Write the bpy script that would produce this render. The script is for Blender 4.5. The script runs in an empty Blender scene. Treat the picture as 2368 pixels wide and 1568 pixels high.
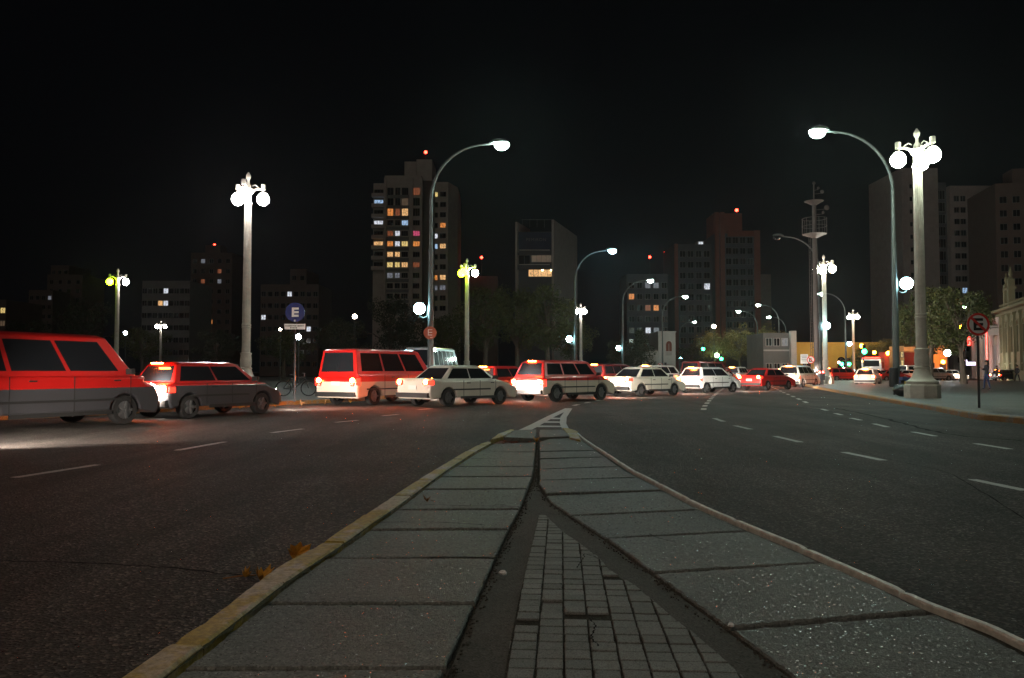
import bpy, bmesh, math, random
from mathutils import Vector, Matrix
R = math.radians
random.seed(7)
S = bpy.context.scene
COL = S.collection

# ------------------------------------------------------------------ camera, world, light
H_ROAD, PAV = 1.2, 0.15
F, PCX, PCY, HOR = 1805.0, 1183.5, 784.0, 859.0          # focal length etc. measured on a 2367 px wide view
TILT = math.atan((HOR - PCY) / F)
cd = bpy.data.cameras.new("camera")
cd.sensor_width = 36.0
cd.lens = 36.0 * F / 2367.0
cd.clip_end = 3000
cd.clip_start = 0.05
cam = bpy.data.objects.new("camera", cd)
COL.objects.link(cam)
cam.location = (0, 0, H_ROAD)
cam.rotation_euler = (math.pi / 2 + TILT, 0, 0)
S.camera = cam

w = bpy.data.worlds.new("World")
S.world = w
w.use_nodes = True
bgn = w.node_tree.nodes["Background"]
bgn.inputs[0].default_value = (0.55, 0.68, 1.0, 1)
bgn.inputs[1].default_value = 0.0013

sl = bpy.data.lights.new("facade_fill_light", 'SUN')  # dim sun added as fill for the building fronts, not an actual moon
sl.energy = 0.085
sl.angle = R(3)
sl.color = (1.0, 0.86, 0.74)
so = bpy.data.objects.new("facade_fill_light", sl)
so.rotation_euler = (R(72), 0, R(-20))
COL.objects.link(so)

def lamp_light(name, loc, power, color, radius=0.3):
    d = bpy.data.lights.new(name, 'POINT')
    d.energy = power
    d.color = color
    d.shadow_soft_size = radius
    o = bpy.data.objects.new(name, d)
    o.location = loc
    COL.objects.link(o)
    return o
# the street lamps that stand behind the photographer along the same two roads
lamp_light("street_lamp_light", (5.0, -8, 12), 900, (0.92, 1.0, 0.90))
lamp_light("street_lamp_light", (-7.5, -7, 12), 1250, (1.0, 0.66, 0.42))

S.view_settings.view_transform = 'Standard'
S.view_settings.look = 'None'
S.view_settings.exposure = 0
S.view_settings.gamma = 1
cy = S.cycles
cy.use_denoising = True
cy.max_bounces = 5
cy.diffuse_bounces = 2
cy.glossy_bounces = 3
cy.volume_bounces = 0
cy.sample_clamp_indirect = 4
cy.sample_clamp_direct = 0
cy.use_light_tree = True

def ray(px, py):
    c, s = math.cos(TILT), math.sin(TILT)
    x, u = (px - PCX) / F, -(py - PCY) / F
    return Vector((x, c - u * s, s + u * c))
def gp(px, py, z=0.0):                       # where the line of sight meets a level
    d = ray(px, py)
    t = (z - H_ROAD) / d.z
    return Vector((d.x * t, d.y * t, z))
def at(px, py, Y):                           # point on the line of sight at distance Y
    d = ray(px, py)
    t = Y / d.y
    return Vector((d.x * t, Y, H_ROAD + d.z * t))
def X_at(px, Y):
    return at(px, HOR, Y).x
def Z_at(py, Y):
    return at(PCX, py, Y).z

# ------------------------------------------------------------------ materials
def mat(name, color, rough=0.6, metal=0.0, emit=None, estr=0.0, var=0.0, scale=4.0, bump=0.0, bscale=40.0, spec=0.5, coat=0.0):
    m = bpy.data.materials.new(name)
    m.use_nodes = True
    nt = m.node_tree
    b = nt.nodes["Principled BSDF"]
    b.inputs["Base Color"].default_value = (*color, 1)
    b.inputs["Roughness"].default_value = rough
    b.inputs["Metallic"].default_value = metal
    b.inputs["Specular IOR Level"].default_value = spec
    b.inputs["Coat Weight"].default_value = coat
    if emit:
        b.inputs["Emission Color"].default_value = (*emit, 1)
        b.inputs["Emission Strength"].default_value = estr
    if var or bump:
        tc = nt.nodes.new("ShaderNodeTexCoord")
    if var:
        n = nt.nodes.new("ShaderNodeTexNoise")
        n.inputs["Scale"].default_value = scale
        n.inputs["Detail"].default_value = 6
        n.inputs["Roughness"].default_value = 0.65
        nt.links.new(tc.outputs["Object"], n.inputs["Vector"])
        mr = nt.nodes.new("ShaderNodeMapRange")
        mr.inputs[1].default_value = 0.3; mr.inputs[2].default_value = 0.7
        mr.inputs[3].default_value = 1 - var; mr.inputs[4].default_value = 1 + var
        nt.links.new(n.outputs["Fac"], mr.inputs[0])
        vm = nt.nodes.new("ShaderNodeVectorMath"); vm.operation = 'SCALE'
        vm.inputs[0].default_value = color
        nt.links.new(mr.outputs[0], vm.inputs[3])
        nt.links.new(vm.outputs[0], b.inputs["Base Color"])
    if bump:
        n2 = nt.nodes.new("ShaderNodeTexNoise")
        n2.inputs["Scale"].default_value = bscale
        n2.inputs["Detail"].default_value = 4
        nt.links.new(tc.outputs["Object"], n2.inputs["Vector"])
        bp = nt.nodes.new("ShaderNodeBump")
        bp.inputs["Strength"].default_value = bump
        bp.inputs["Distance"].default_value = 0.02
        nt.links.new(n2.outputs["Fac"], bp.inputs["Height"])
        nt.links.new(bp.outputs[0], b.inputs["Normal"])
    return m

def ground_mat(name, col_a, col_b, speck, patch_scale=0.6, grain=90.0, bump=0.6, bdist=0.006, rough=(0.45, 0.85),
               glint=0.0, glint_scale=120.0, warm=None, dark=None, blotch=0.35, island=0.0):
    """aggregate surface: broad patches, grains of stone, grain bump and small shiny chips"""
    m = bpy.data.materials.new(name); m.use_nodes = True
    nt = m.node_tree; N, L = nt.nodes, nt.links
    b = N["Principled BSDF"]
    tc = N.new("ShaderNodeTexCoord")
    def noise(sc, det=5, ro=0.6, vec=None):
        n = N.new("ShaderNodeTexNoise"); n.inputs["Scale"].default_value = sc
        n.inputs["Detail"].default_value = det; n.inputs["Roughness"].default_value = ro
        L.new(vec or tc.outputs["Object"], n.inputs["Vector"]); return n.outputs["Fac"]
    def rng(x, a, c, lo, hi):
        r = N.new("ShaderNodeMapRange"); L.new(x, r.inputs[0])
        for i, v in enumerate((a, c, lo, hi)): r.inputs[i + 1].default_value = v
        return r.outputs[0]
    def mix(fac, a, c):
        x = N.new("ShaderNodeMix"); x.data_type = 'RGBA'
        if hasattr(fac, "links"): L.new(fac, x.inputs[0])
        else: x.inputs[0].default_value = fac
        for i, v in ((6, a), (7, c)):
            if hasattr(v, "links"): L.new(v, x.inputs[i])
            else: x.inputs[i].default_value = (*v, 1)
        return x.outputs[2]
    c0 = mix(rng(noise(patch_scale, 6, 0.62), 0.35, 0.65, 0, 1), col_a, col_b)
    if warm:
        c0 = mix(rng(noise(patch_scale * 0.35, 3), 0.42, 0.62, 0, 0.8), c0, warm)
    vo = N.new("ShaderNodeTexVoronoi"); vo.inputs["Scale"].default_value = grain
    L.new(tc.outputs["Object"], vo.inputs["Vector"])
    sep = N.new("ShaderNodeSeparateColor"); L.new(vo.outputs["Color"], sep.inputs[0])
    c1 = mix(rng(sep.outputs[0], 0.72, 1.0, 0, 0.75), c0, speck)
    c1 = mix(rng(sep.outputs[1], 0.6, 1.0, 0, 0.6), c1, (0.008, 0.008, 0.008))
    pits = rng(noise(grain * 0.22, 5, 0.7), 0.55, 0.72, 0, blotch)
    c1 = mix(pits, c1, dark or (0.012, 0.012, 0.012))
    if island:
        ge = N.new("ShaderNodeNewGeometry"); vm0 = N.new("ShaderNodeVectorMath"); vm0.operation = 'SCALE'
        L.new(c1, vm0.inputs[0]); L.new(rng(ge.outputs["Random Per Island"], 0, 1, 1 - island, 1 + island), vm0.inputs[3]); c1 = vm0.outputs[0]
    L.new(c1, b.inputs["Base Color"])
    rr = rng(noise(grain * 0.5, 4, 0.6), 0.35, 0.7, rough[1], rough[0])
    if glint:
        v2 = N.new("ShaderNodeTexVoronoi"); v2.inputs["Scale"].default_value = glint_scale
        L.new(tc.outputs["Object"], v2.inputs["Vector"])
        s2 = N.new("ShaderNodeSeparateColor"); L.new(v2.outputs["Color"], s2.inputs[0])
        chip = rng(s2.outputs[2], 1 - glint, 1 - glint + 0.01, 0, 1)
        md = N.new("ShaderNodeMix"); md.data_type = 'FLOAT'
        L.new(chip, md.inputs[0]); L.new(rr, md.inputs[2]); md.inputs[3].default_value = 0.22
        rr = md.outputs[0]
        # chips lie at odd angles
        vm = N.new("ShaderNodeVectorMath"); vm.operation = 'SUBTRACT'
        L.new(v2.outputs["Color"], vm.inputs[0]); vm.inputs[1].default_value = (0.5, 0.5, 0.5)
        vs = N.new("ShaderNodeVectorMath"); vs.operation = 'SCALE'
        L.new(vm.outputs[0], vs.inputs[0])
        ms = N.new("ShaderNodeMath"); ms.operation = 'MULTIPLY'; L.new(chip, ms.inputs[0]); ms.inputs[1].default_value = 0.42
        L.new(ms.outputs[0], vs.inputs[3])
    L.new(rr, b.inputs["Roughness"])
    bp = N.new("ShaderNodeBump"); bp.inputs["Strength"].default_value = bump; bp.inputs["Distance"].default_value = bdist
    hm = N.new("ShaderNodeMath"); hm.operation = 'ADD'
    L.new(noise(grain * 0.6, 5, 0.7), hm.inputs[0]); L.new(vo.outputs["Distance"], hm.inputs[1])
    L.new(hm.outputs[0], bp.inputs["Height"])
    nrm = bp.outputs[0]
    if glint:
        va = N.new("ShaderNodeVectorMath"); va.operation = 'ADD'
        L.new(nrm, va.inputs[0]); L.new(vs.outputs[0], va.inputs[1])
        vn = N.new("ShaderNodeVectorMath"); vn.operation = 'NORMALIZE'; L.new(va.outputs[0], vn.inputs[0])
        nrm = vn.outputs[0]
    L.new(nrm, b.inputs["Normal"])
    return m

M = {}
M['asphalt'] = ground_mat("asphalt", (0.022, 0.022, 0.021), (0.050, 0.045, 0.040), (0.20, 0.18, 0.15), 0.22, 62, 1.0, 0.013,
                          (0.62, 0.92), 0.012, 90, warm=(0.052, 0.038, 0.032), blotch=0.6)
nt_ = M['asphalt'].node_tree; N_, L_ = nt_.nodes, nt_.links; bs_ = N_["Principled BSDF"]; bs_.inputs["Specular IOR Level"].default_value = 0.3
tc_ = N_.new("ShaderNodeTexCoord"); src_ = bs_.inputs["Base Color"].links[0].from_socket
for scl, sc_, lo_, hi_ in (((1.1, 0.05, 1), 1.0, 0.66, 1.25), ((0.35, 0.28, 1), 1.3, 0.72, 1.22), ((6, 1.2, 1), 1.0, 0.86, 1.1)):
    mp_ = N_.new("ShaderNodeMapping"); mp_.inputs["Scale"].default_value = scl; mp_.inputs["Rotation"].default_value = (0, 0, R(-6)); L_.new(tc_.outputs["Object"], mp_.inputs["Vector"])
    no_ = N_.new("ShaderNodeTexNoise"); no_.inputs["Scale"].default_value = sc_; no_.inputs["Detail"].default_value = 5; no_.inputs["Distortion"].default_value = 0.6; L_.new(mp_.outputs[0], no_.inputs["Vector"])
    mr_ = N_.new("ShaderNodeMapRange"); L_.new(no_.outputs["Fac"], mr_.inputs[0])
    for i_, v_ in enumerate((0.36, 0.64, lo_, hi_)): mr_.inputs[i_ + 1].default_value = v_
    sc2 = N_.new("ShaderNodeVectorMath"); sc2.operation = 'SCALE'; L_.new(src_, sc2.inputs[0]); L_.new(mr_.outputs[0], sc2.inputs[3]); src_ = sc2.outputs[0]
L_.new(src_, bs_.inputs["Base Color"])
M['slab'] = ground_mat("slab_concrete", (0.100, 0.104, 0.096), (0.135, 0.138, 0.126), (0.24, 0.24, 0.22), 1.3, 120, 0.6, 0.004,
                       (0.5, 0.85), 0.05, 120, blotch=0.8, dark=(0.022, 0.022, 0.019), island=0.13)
M['tile'] = ground_mat("paving_tile", (0.155, 0.155, 0.145), (0.19, 0.19, 0.178), (0.23, 0.23, 0.22), 3.0, 260, 0.3, 0.002,
                       (0.55, 0.85), 0.004, 150, blotch=0.6, dark=(0.045, 0.044, 0.036), island=0.16)
M['gutter'] = ground_mat("mortar_strip", (0.052, 0.048, 0.040), (0.078, 0.070, 0.058), (0.10, 0.09, 0.08), 3.0, 120, 0.6, 0.006,
                         (0.7, 0.95), 0, 100, blotch=0.5)
M['soil'] = ground_mat("joint_soil", (0.020, 0.018, 0.013), (0.035, 0.03, 0.018), (0.09, 0.08, 0.05), 6.0, 150, 1.0, 0.01, (0.8, 1), 0, 100)
M['plaza'] = ground_mat("plaza_paving", (0.13, 0.13, 0.12), (0.18, 0.178, 0.165), (0.24, 0.24, 0.22), 0.5, 60, 0.3, 0.004, (0.35, 0.7), 0.0, 90, blotch=0.3)
M['verge'] = ground_mat("left_paving", (0.12, 0.12, 0.115), (0.17, 0.165, 0.155), (0.2, 0.2, 0.2), 0.4, 60, 0.3, 0.004, (0.4, 0.75), 0, 90, blotch=0.4)

def kerb_mat(name, base, paint, worn):
    m = bpy.data.materials.new(name); m.use_nodes = True
    nt = m.node_tree; N, L = nt.nodes, nt.links
    b = N["Principled BSDF"]; tc = N.new("ShaderNodeTexCoord")
    def noise(sc, det=6):
        n = N.new("ShaderNodeTexNoise"); n.inputs["Scale"].default_value = sc; n.inputs["Detail"].default_value = det
        n.inputs["Roughness"].default_value = 0.7
        L.new(tc.outputs["Object"], n.inputs["Vector"]); return n.outputs["Fac"]
    cr = N.new("ShaderNodeValToRGB"); L.new(noise(1.6), cr.inputs[0])
    e = cr.color_ramp.elements
    e[0].position = 0.5 - worn; e[0].color = (*paint, 1); e[1].position = 0.56 - worn * 0.3; e[1].color = (*base, 1)
    mx = N.new("ShaderNodeMix"); mx.data_type = 'RGBA'; mx.blend_type = 'MULTIPLY'; mx.inputs[0].default_value = 0.75
    L.new(cr.outputs[0], mx.inputs[6])
    c2 = N.new("ShaderNodeValToRGB"); L.new(noise(30), c2.inputs[0])
    c2.color_ramp.elements[0].position = 0.35; c2.color_ramp.elements[0].color = (0.35, 0.33, 0.28, 1)
    c2.color_ramp.elements[1].position = 0.6; c2.color_ramp.elements[1].color = (1, 1, 1, 1)
    L.new(c2.outputs[0], mx.inputs[7]); L.new(mx.outputs[2], b.inputs["Base Color"])
    b.inputs["Roughness"].default_value = 0.6
    bp = N.new("ShaderNodeBump"); bp.inputs["Strength"].default_value = 0.6; bp.inputs["Distance"].default_value = 0.006
    L.new(noise(60), bp.inputs["Height"]); L.new(bp.outputs[0], b.inputs["Normal"])
    return m
M['kerb_yellow'] = kerb_mat("yellow_painted_kerb", (0.54, 0.42, 0.27), (0.48, 0.33, 0.04), 0.01)
M['kerb_pale'] = mat("pale_worn_kerb", (0.72, 0.76, 0.72), 0.55, var=0.3, scale=14, bump=0.5, bscale=60)
M['kerb_orange'] = kerb_mat("orange_worn_kerb", (0.22, 0.18, 0.13), (0.30, 0.15, 0.03), 0.0)
M['road_paint'] = mat("road_paint", (0.42, 0.41, 0.39), 0.6, var=0.35, scale=25)
M['brick_red'] = mat("broken_brick", (0.22, 0.07, 0.04), 0.9, var=0.5, scale=30, bump=0.8)
M['leaf_yellow'] = mat("dry_leaf_yellow", (0.55, 0.26, 0.03), 0.6, var=0.35, scale=40)
M['leaf_brown'] = mat("dry_leaf_brown", (0.22, 0.10, 0.03), 0.7, var=0.35, scale=30)
M['paper'] = mat("litter_paper", (0.75, 0.75, 0.75), 0.5)
M['stone_col'] = mat("cast_stone", (0.46, 0.43, 0.37), 0.75, var=0.18, scale=3, bump=0.35, bscale=30)
M['iron_grey'] = mat("painted_pole", (0.085, 0.095, 0.095), 0.5, 0.2, var=0.2, scale=1.5)
M['dark_metal'] = mat("dark_metal", (0.035, 0.037, 0.04), 0.5, 0.3)
M['mast'] = mat("mast_paint", (0.085, 0.072, 0.068), 0.6, var=0.15, scale=2)
M['black_plastic'] = mat("black_plastic", (0.012, 0.012, 0.013), 0.25)
M['rubber'] = mat("tyre_rubber", (0.015, 0.015, 0.015), 0.8)
M['rim'] = mat("wheel_rim", (0.35, 0.35, 0.36), 0.35, 0.8)
M['glass'] = mat("car_glass", (0.012, 0.014, 0.017), 0.06)
M['plate'] = mat("plate_white", (0.6, 0.6, 0.58), 0.5)
M['trim'] = mat("black_trim", (0.02, 0.02, 0.02), 0.5)
M['tail_red'] = mat("tail_lamp", (0.5, 0.01, 0.01), 0.3, emit=(1.0, 0.03, 0.015), estr=26)
M['tail_brake'] = mat("brake_lamp", (0.5, 0.01, 0.01), 0.3, emit=(1.0, 0.13, 0.02), estr=330)
M['head'] = mat("head_lamp", (0.8, 0.8, 0.8), 0.2, emit=(1.0, 0.93, 0.82), estr=120)
M['tail_glow'] = mat('tail_lens', (0.5, 0.01, 0.01), 0.2, emit=(1.0, 0.02, 0.01), estr=7)
M['indicator'] = mat("amber_lamp", (0.6, 0.2, 0.02), 0.3, emit=(1.0, 0.42, 0.03), estr=18)
def emis(name, col, s): 
    return mat(name, (0.8, 0.8, 0.8), 0.4, emit=col, estr=s)
M['lamp_cool'] = emis("lamp_cool", (0.72, 1.0, 0.86), 480)
M['lamp_blue'] = emis("lamp_blue_white", (0.45, 0.85, 1.0), 520)
M['ball_cool'] = emis("ball_cool", (0.50, 0.95, 1.0), 75)
M['globe_pink'] = emis("globe_pinkish", (1.0, 0.93, 0.90), 130)
M['globe_green'] = emis("globe_greenish", (0.86, 1.0, 0.80), 130)
M['globe_lime'] = emis("globe_lime", (0.60, 1.0, 0.007), 70)
M['globe_warm'] = emis("globe_warm", (1.0, 0.96, 0.80), 130)
M['sodium'] = emis("sodium_lamp", (1.0, 0.28, 0.012), 110)
M['sig_green'] = emis("signal_green", (0.02, 1.0, 0.30), 26)
M['sig_red'] = emis("signal_red", (1.0, 0.02, 0.01), 14)
M['beacon'] = emis("beacon_red", (1.0, 0.03, 0.015), 25)

# ------------------------------------------------------------------ mesh helpers
class MB:
    def __init__(s): s.v, s.f, s.m = [], [], []
    def add(s, verts, faces, mi=0):
        o = len(s.v); s.v += [tuple(v) for v in verts]
        s.f += [tuple(i + o for i in f) for f in faces]; s.m += [mi] * len(faces)
        return s
    def box(s, c, d, mi=0, rz=0.0, rot=None):
        hx, hy, hz = d[0] / 2, d[1] / 2, d[2] / 2
        pts = [Vector((x, y, z)) for z in (-hz, hz) for x, y in ((-hx, -hy), (hx, -hy), (hx, hy), (-hx, hy))]
        m = rot if rot is not None else Matrix.Rotation(rz, 3, 'Z')
        pts = [m @ p + Vector(c) for p in pts]
        return s.add(pts, [(3, 2, 1, 0), (4, 5, 6, 7), (0, 1, 5, 4), (1, 2, 6, 5), (2, 3, 7, 6), (3, 0, 4, 7)], mi)
    def tube(s, path, rad, n=10, mi=0, cap=True, flat=1.0):
        path = [Vector(p) for p in path]
        if not hasattr(rad, '__len__'): rad = [rad] * len(path)
        rings = []; up = None
        for i, p in enumerate(path):
            t = (path[min(i + 1, len(path) - 1)] - path[max(i - 1, 0)])
            t = t.normalized() if t.length else Vector((0, 0, 1))
            if up is None:
                up = Vector((1, 0, 0)) if abs(t.x) < 0.9 else Vector((0, 1, 0))
            up = (up - t * up.dot(t)).normalized(); sd = t.cross(up)
            rings.append([p + (up * math.cos(a) + sd * math.sin(a) * flat) * rad[i] for a in [2 * math.pi * k / n for k in range(n)]])
        vs = [v for r in rings for v in r]; fs = []
        for i in range(len(rings) - 1):
            for k in range(n):
                a, b2 = i * n + k, i * n + (k + 1) % n
                fs.append((a, b2, b2 + n, a + n))
        if cap:
            fs.append(tuple(reversed(range(n)))); fs.append(tuple(range((len(rings) - 1) * n, len(rings) * n)))
        return s.add(vs, fs, mi)
    def lathe(s, prof, n=20, c=(0, 0, 0), mi=0, flute=0.0, start=0.0):
        vs, fs = [], []
        for r, z in prof:
            for k in range(n):
                rr = r * (1 - flute * (k % 2))
                a = start + 2 * math.pi * k / n
                vs.append((c[0] + rr * math.cos(a), c[1] + rr * math.sin(a), c[2] + z))
        for i in range(len(prof) - 1):
            for k in range(n):
                a, b2 = i * n + k, i * n + (k + 1) % n
                fs.append((a, b2, b2 + n, a + n))
        fs.append(tuple(reversed(range(n)))); fs.append(tuple(range((len(prof) - 1) * n, len(prof) * n)))
        return s.add(vs, fs, mi)
    def ball(s, c, r, n=14, m=8, mi=0, sc=(1, 1, 1), zmin=-1.0, zmax=1.0):
        prof = []
        a0, a1 = math.asin(max(-1, zmin)), math.asin(min(1, zmax))
        vs, fs = [], []
        for i in range(m + 1):
            a = a0 + (a1 - a0) * i / m
            rr, z = max(math.cos(a), 0.002) * r, math.sin(a) * r
            for k in range(n):
                t = 2 * math.pi * k / n
                vs.append((c[0] + rr * math.cos(t) * sc[0], c[1] + rr * math.sin(t) * sc[1], c[2] + z * sc[2]))
        for i in range(m):
            for k in range(n):
                p, q = i * n + k, i * n + (k + 1) % n
                fs.append((p, q, q + n, p + n))
        fs.append(tuple(reversed(range(n)))); fs.append(tuple(range(m * n, (m + 1) * n)))
        return s.add(vs, fs, mi)
    def prism(s, poly, z0, z1, mi=0, bevel=0.0):
        """poly counter-clockwise; solid from z0 to z1, top edge bevelled"""
        n = len(poly)
        rings = [[(p[0], p[1], z0) for p in poly]]
        if bevel:
            rings.append([(p[0], p[1], z1 - bevel) for p in poly])
            ins = offset(poly, bevel)
            rings.append([(p[0], p[1], z1) for p in ins])
        else:
            rings.append([(p[0], p[1], z1) for p in poly])
        fs = []
        for i in range(len(rings) - 1):
            for k in range(n):
                a, b2 = i * n + k, i * n + (k + 1) % n
                fs.append((a, b2, b2 + n, a + n))
        fs.append(tuple(range((len(rings) - 1) * n, len(rings) * n)))
        return s.add([v for r in rings for v in r], fs, mi)
    def build(s, name, mats, parent=None, smooth=False, loc=None, rz=None):
        if not isinstance(mats, (list, tuple)): mats = [mats]
        me = bpy.data.meshes.new(name)
        me.from_pydata(s.v, [], s.f)
        for m in mats: me.materials.append(M[m] if isinstance(m, str) else m)
        me.polygons.foreach_set("material_index", s.m)
        if smooth:
            me.polygons.foreach_set("use_smooth", [True] * len(s.f))
            me.update()
            try: me.set_sharp_from_angle(angle=R(40))
            except Exception: pass
        me.update()
        o = bpy.data.objects.new(name, me)
        COL.objects.link(o)
        if parent: o.parent = parent
        if loc is not None: o.location = loc
        if rz is not None: o.rotation_euler = (0, 0, rz)
        return o

def area(p): return 0.5 * sum(p[i][0] * p[(i + 1) % len(p)][1] - p[(i + 1) % len(p)][0] * p[i][1] for i in range(len(p)))
def ccw(p): return p if area(p) > 0 else list(reversed(p))
def offset(poly, d):
    out = []; n = len(poly)
    for i in range(n):
        a, b2, c = Vector(poly[i - 1][:2]), Vector(poly[i][:2]), Vector(poly[(i + 1) % n][:2])
        e1, e2 = (b2 - a), (c - b2)
        if e1.length < 1e-6 or e2.length < 1e-6: out.append(tuple(b2)); continue
        n1 = Vector((-e1.y, e1.x)).normalized(); n2 = Vector((-e2.y, e2.x)).normalized()
        m = n1 + n2
        m = m.normalized() if m.length > 0.3 else n1
        k = d / max(0.45, m.dot(n1))
        out.append(tuple(b2 + m * k))
    return out
def clip(poly, p, q):                         # keep the part left of the line p->q
    out = []; n = len(poly)
    def side(v): return (q[0] - p[0]) * (v[1] - p[1]) - (q[1] - p[1]) * (v[0] - p[0])
    for i in range(n):
        a, b2 = poly[i], poly[(i + 1) % n]
        sa, sb = side(a), side(b2)
        if sa >= 0: out.append((a[0], a[1]))
        if (sa >= 0) != (sb >= 0):
            t = sa / (sa - sb); out.append((a[0] + (b2[0] - a[0]) * t, a[1] + (b2[1] - a[1]) * t))
    return out
def rough_poly(poly, step=0.06, amp=0.004):
    out = []; n = len(poly)
    for i in range(n):
        a, b2 = Vector(poly[i][:2]), Vector(poly[(i + 1) % n][:2])
        k = max(1, int((b2 - a).length / step))
        for j in range(k):
            p = a.lerp(b2, j / k)
            out.append((p.x + random.uniform(-amp, amp), p.y + random.uniform(-amp, amp)))
    return out
def lerp_line(line, t):
    n = len(line) - 1; f = min(max(t, 0), 0.9999) * n; i = int(f)
    return Vector(line[i]).lerp(Vector(line[i + 1]), f - i)

def resample(line, n):
    acc = [0.0]
    for i in range(1, len(line)): acc.append(acc[-1] + (Vector(line[i]) - Vector(line[i - 1])).length)
    out = []; j = 1
    for k in range(n + 1):
        t = acc[-1] * k / n
        while j < len(line) - 1 and acc[j] < t: j += 1
        f = (t - acc[j - 1]) / max(1e-6, acc[j] - acc[j - 1]); out.append(Vector(line[j - 1]).lerp(Vector(line[j]), f))
    return out, acc[-1]
def tag(o, label=None, cat=None, group=None, kind=None):
    if label: o['label'] = label
    if cat: o['category'] = cat
    if group: o['group'] = group
    if kind: o['kind'] = kind
    return o
def empty(name, loc=(0, 0, 0), rz=0.0):
    o = bpy.data.objects.new(name, None); COL.objects.link(o)
    o.location = loc; o.rotation_euler = (0, 0, rz); o.empty_display_size = 0.2
    return o
def copy_tree(o, parent=None):
    c = o.copy(); COL.objects.link(c); c.parent = parent
    for ch in list(o.children): copy_tree(ch, c)
    return c
def structure(o): o['kind'] = 'structure'; return o

# ------------------------------------------------------------------ ground, road, pavements
g = MB(); g.add([(-900, -300, -0.03), (900, -300, -0.03), (900, 1500, -0.03), (-900, 1500, -0.03)], [(0, 1, 2, 3)])
structure(g.build("ground", 'gutter'))
r = MB()
r.add([(-70, -30, 0), (180, -30, 0), (180, 190, 0), (-70, 190, 0)], [(0, 1, 2, 3)])
structure(r.build("road", 'asphalt'))

kerbL = [(-13.5, -30), (-14.6, -10), (-14.6, 8), (-13.6, 15.5)] + [tuple(gp(x, y)[:2]) for x, y in ((0, 972), (402, 952), (600, 940), (809, 929), (1010, 913), (1190, 898.5), (1370, 888))] + [(20, 92), (42, 112), (60, 122)]
kerbR = [(11.4, -30), (11.2, 8)] + [tuple(gp(x, y)[:2]) for x, y in ((2367, 981), (2252, 969), (2150, 948), (2029, 926), (1907, 903), (1862, 893))] + [(31.5, 86), (37, 92)]
def smooth_line(pts, k=6):
    out = []
    P = [Vector(p[:2]) for p in pts]
    for i in range(len(P) - 1):
        p0, p1, p2, p3 = P[max(i - 1, 0)], P[i], P[i + 1], P[min(i + 2, len(P) - 1)]
        for j in range(k):
            t = j / k
            out.append(tuple(0.5 * ((2 * p1) + (-p0 + p2) * t + (2 * p0 - 5 * p1 + 4 * p2 - p3) * t * t + (-p0 + 3 * p1 - 3 * p2 + p3) * t ** 3)))
    out.append(tuple(P[-1])); return out
kerbL, kerbR = smooth_line(kerbL), smooth_line(kerbR)
def side_line(line, d):
    out = []
    for i, p in enumerate(line):
        a, b2 = Vector(line[max(i - 1, 0)]), Vector(line[min(i + 1, len(line) - 1)])
        t = (b2 - a).normalized(); out.append((p[0] - t.y * d, p[1] + t.x * d))
    return out
def strip(mb, l1, l2, z0, z1, seg=True):
    """a kerb: blocks between two lines, l1 the road side"""
    for i in range(len(l1) - 1):
        q = ccw([l1[i], l1[i + 1], l2[i + 1], l2[i]])
        mb.prism(q, z0, z1)
def pavement(name, edge, far_pts, material):
    poly = ccw([*edge, *far_pts])
    mb = MB(); mb.prism(poly, -0.02, PAV - 0.004)
    return structure(mb.build(name, material))
kl_in = side_line(kerbL, 0.18)
kr_in = side_line(kerbR, -0.18)
def kerb_obj(name, l1, l2, matname, amp=0.01):
    n = len(l1); vs, fs = [], []
    for i in range(n):
        a, b2 = l1[i], l2[i]
        j = random.uniform(-amp, amp)
        vs += [(a[0], a[1], -0.02), (a[0], a[1], PAV - 0.03 + j), (a[0] * .85 + b2[0] * .15, a[1] * .85 + b2[1] * .15, PAV + j), (b2[0], b2[1], PAV + j), (b2[0], b2[1], -0.02)]
    for i in range(n - 1):
        for k in range(4):
            fs.append((i * 5 + k, i * 5 + k + 1, i * 5 + k + 6, i * 5 + k + 5))
    mb = MB(); mb.add(vs, fs)
    bm_o = mb.build(name, matname)
    bmx = bmesh.new(); bmx.from_mesh(bm_o.data); bmesh.ops.recalc_face_normals(bmx, faces=bmx.faces); bmx.to_mesh(bm_o.data); bmx.free()
    return structure(bm_o)
kerb_obj("left_kerb", kerbL, kl_in, 'kerb_orange')
kerb_obj("plaza_kerb", kerbR, kr_in, 'kerb_orange')
pavement("left_pavement", kl_in, [(60, 150), (-150, 150), (-150, -30)], 'verge')
pavement("plaza", kr_in, [(90, 92), (90, -30)], 'plaza')
# pavement at the feet of the far buildings
fb = MB(); fb.prism(ccw([(62, 118), (150, 112), (150, 175), (-5, 175), (20, 132)]), -0.02, PAV - 0.008); structure(fb.build("far_pavement", 'verge'))

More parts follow.
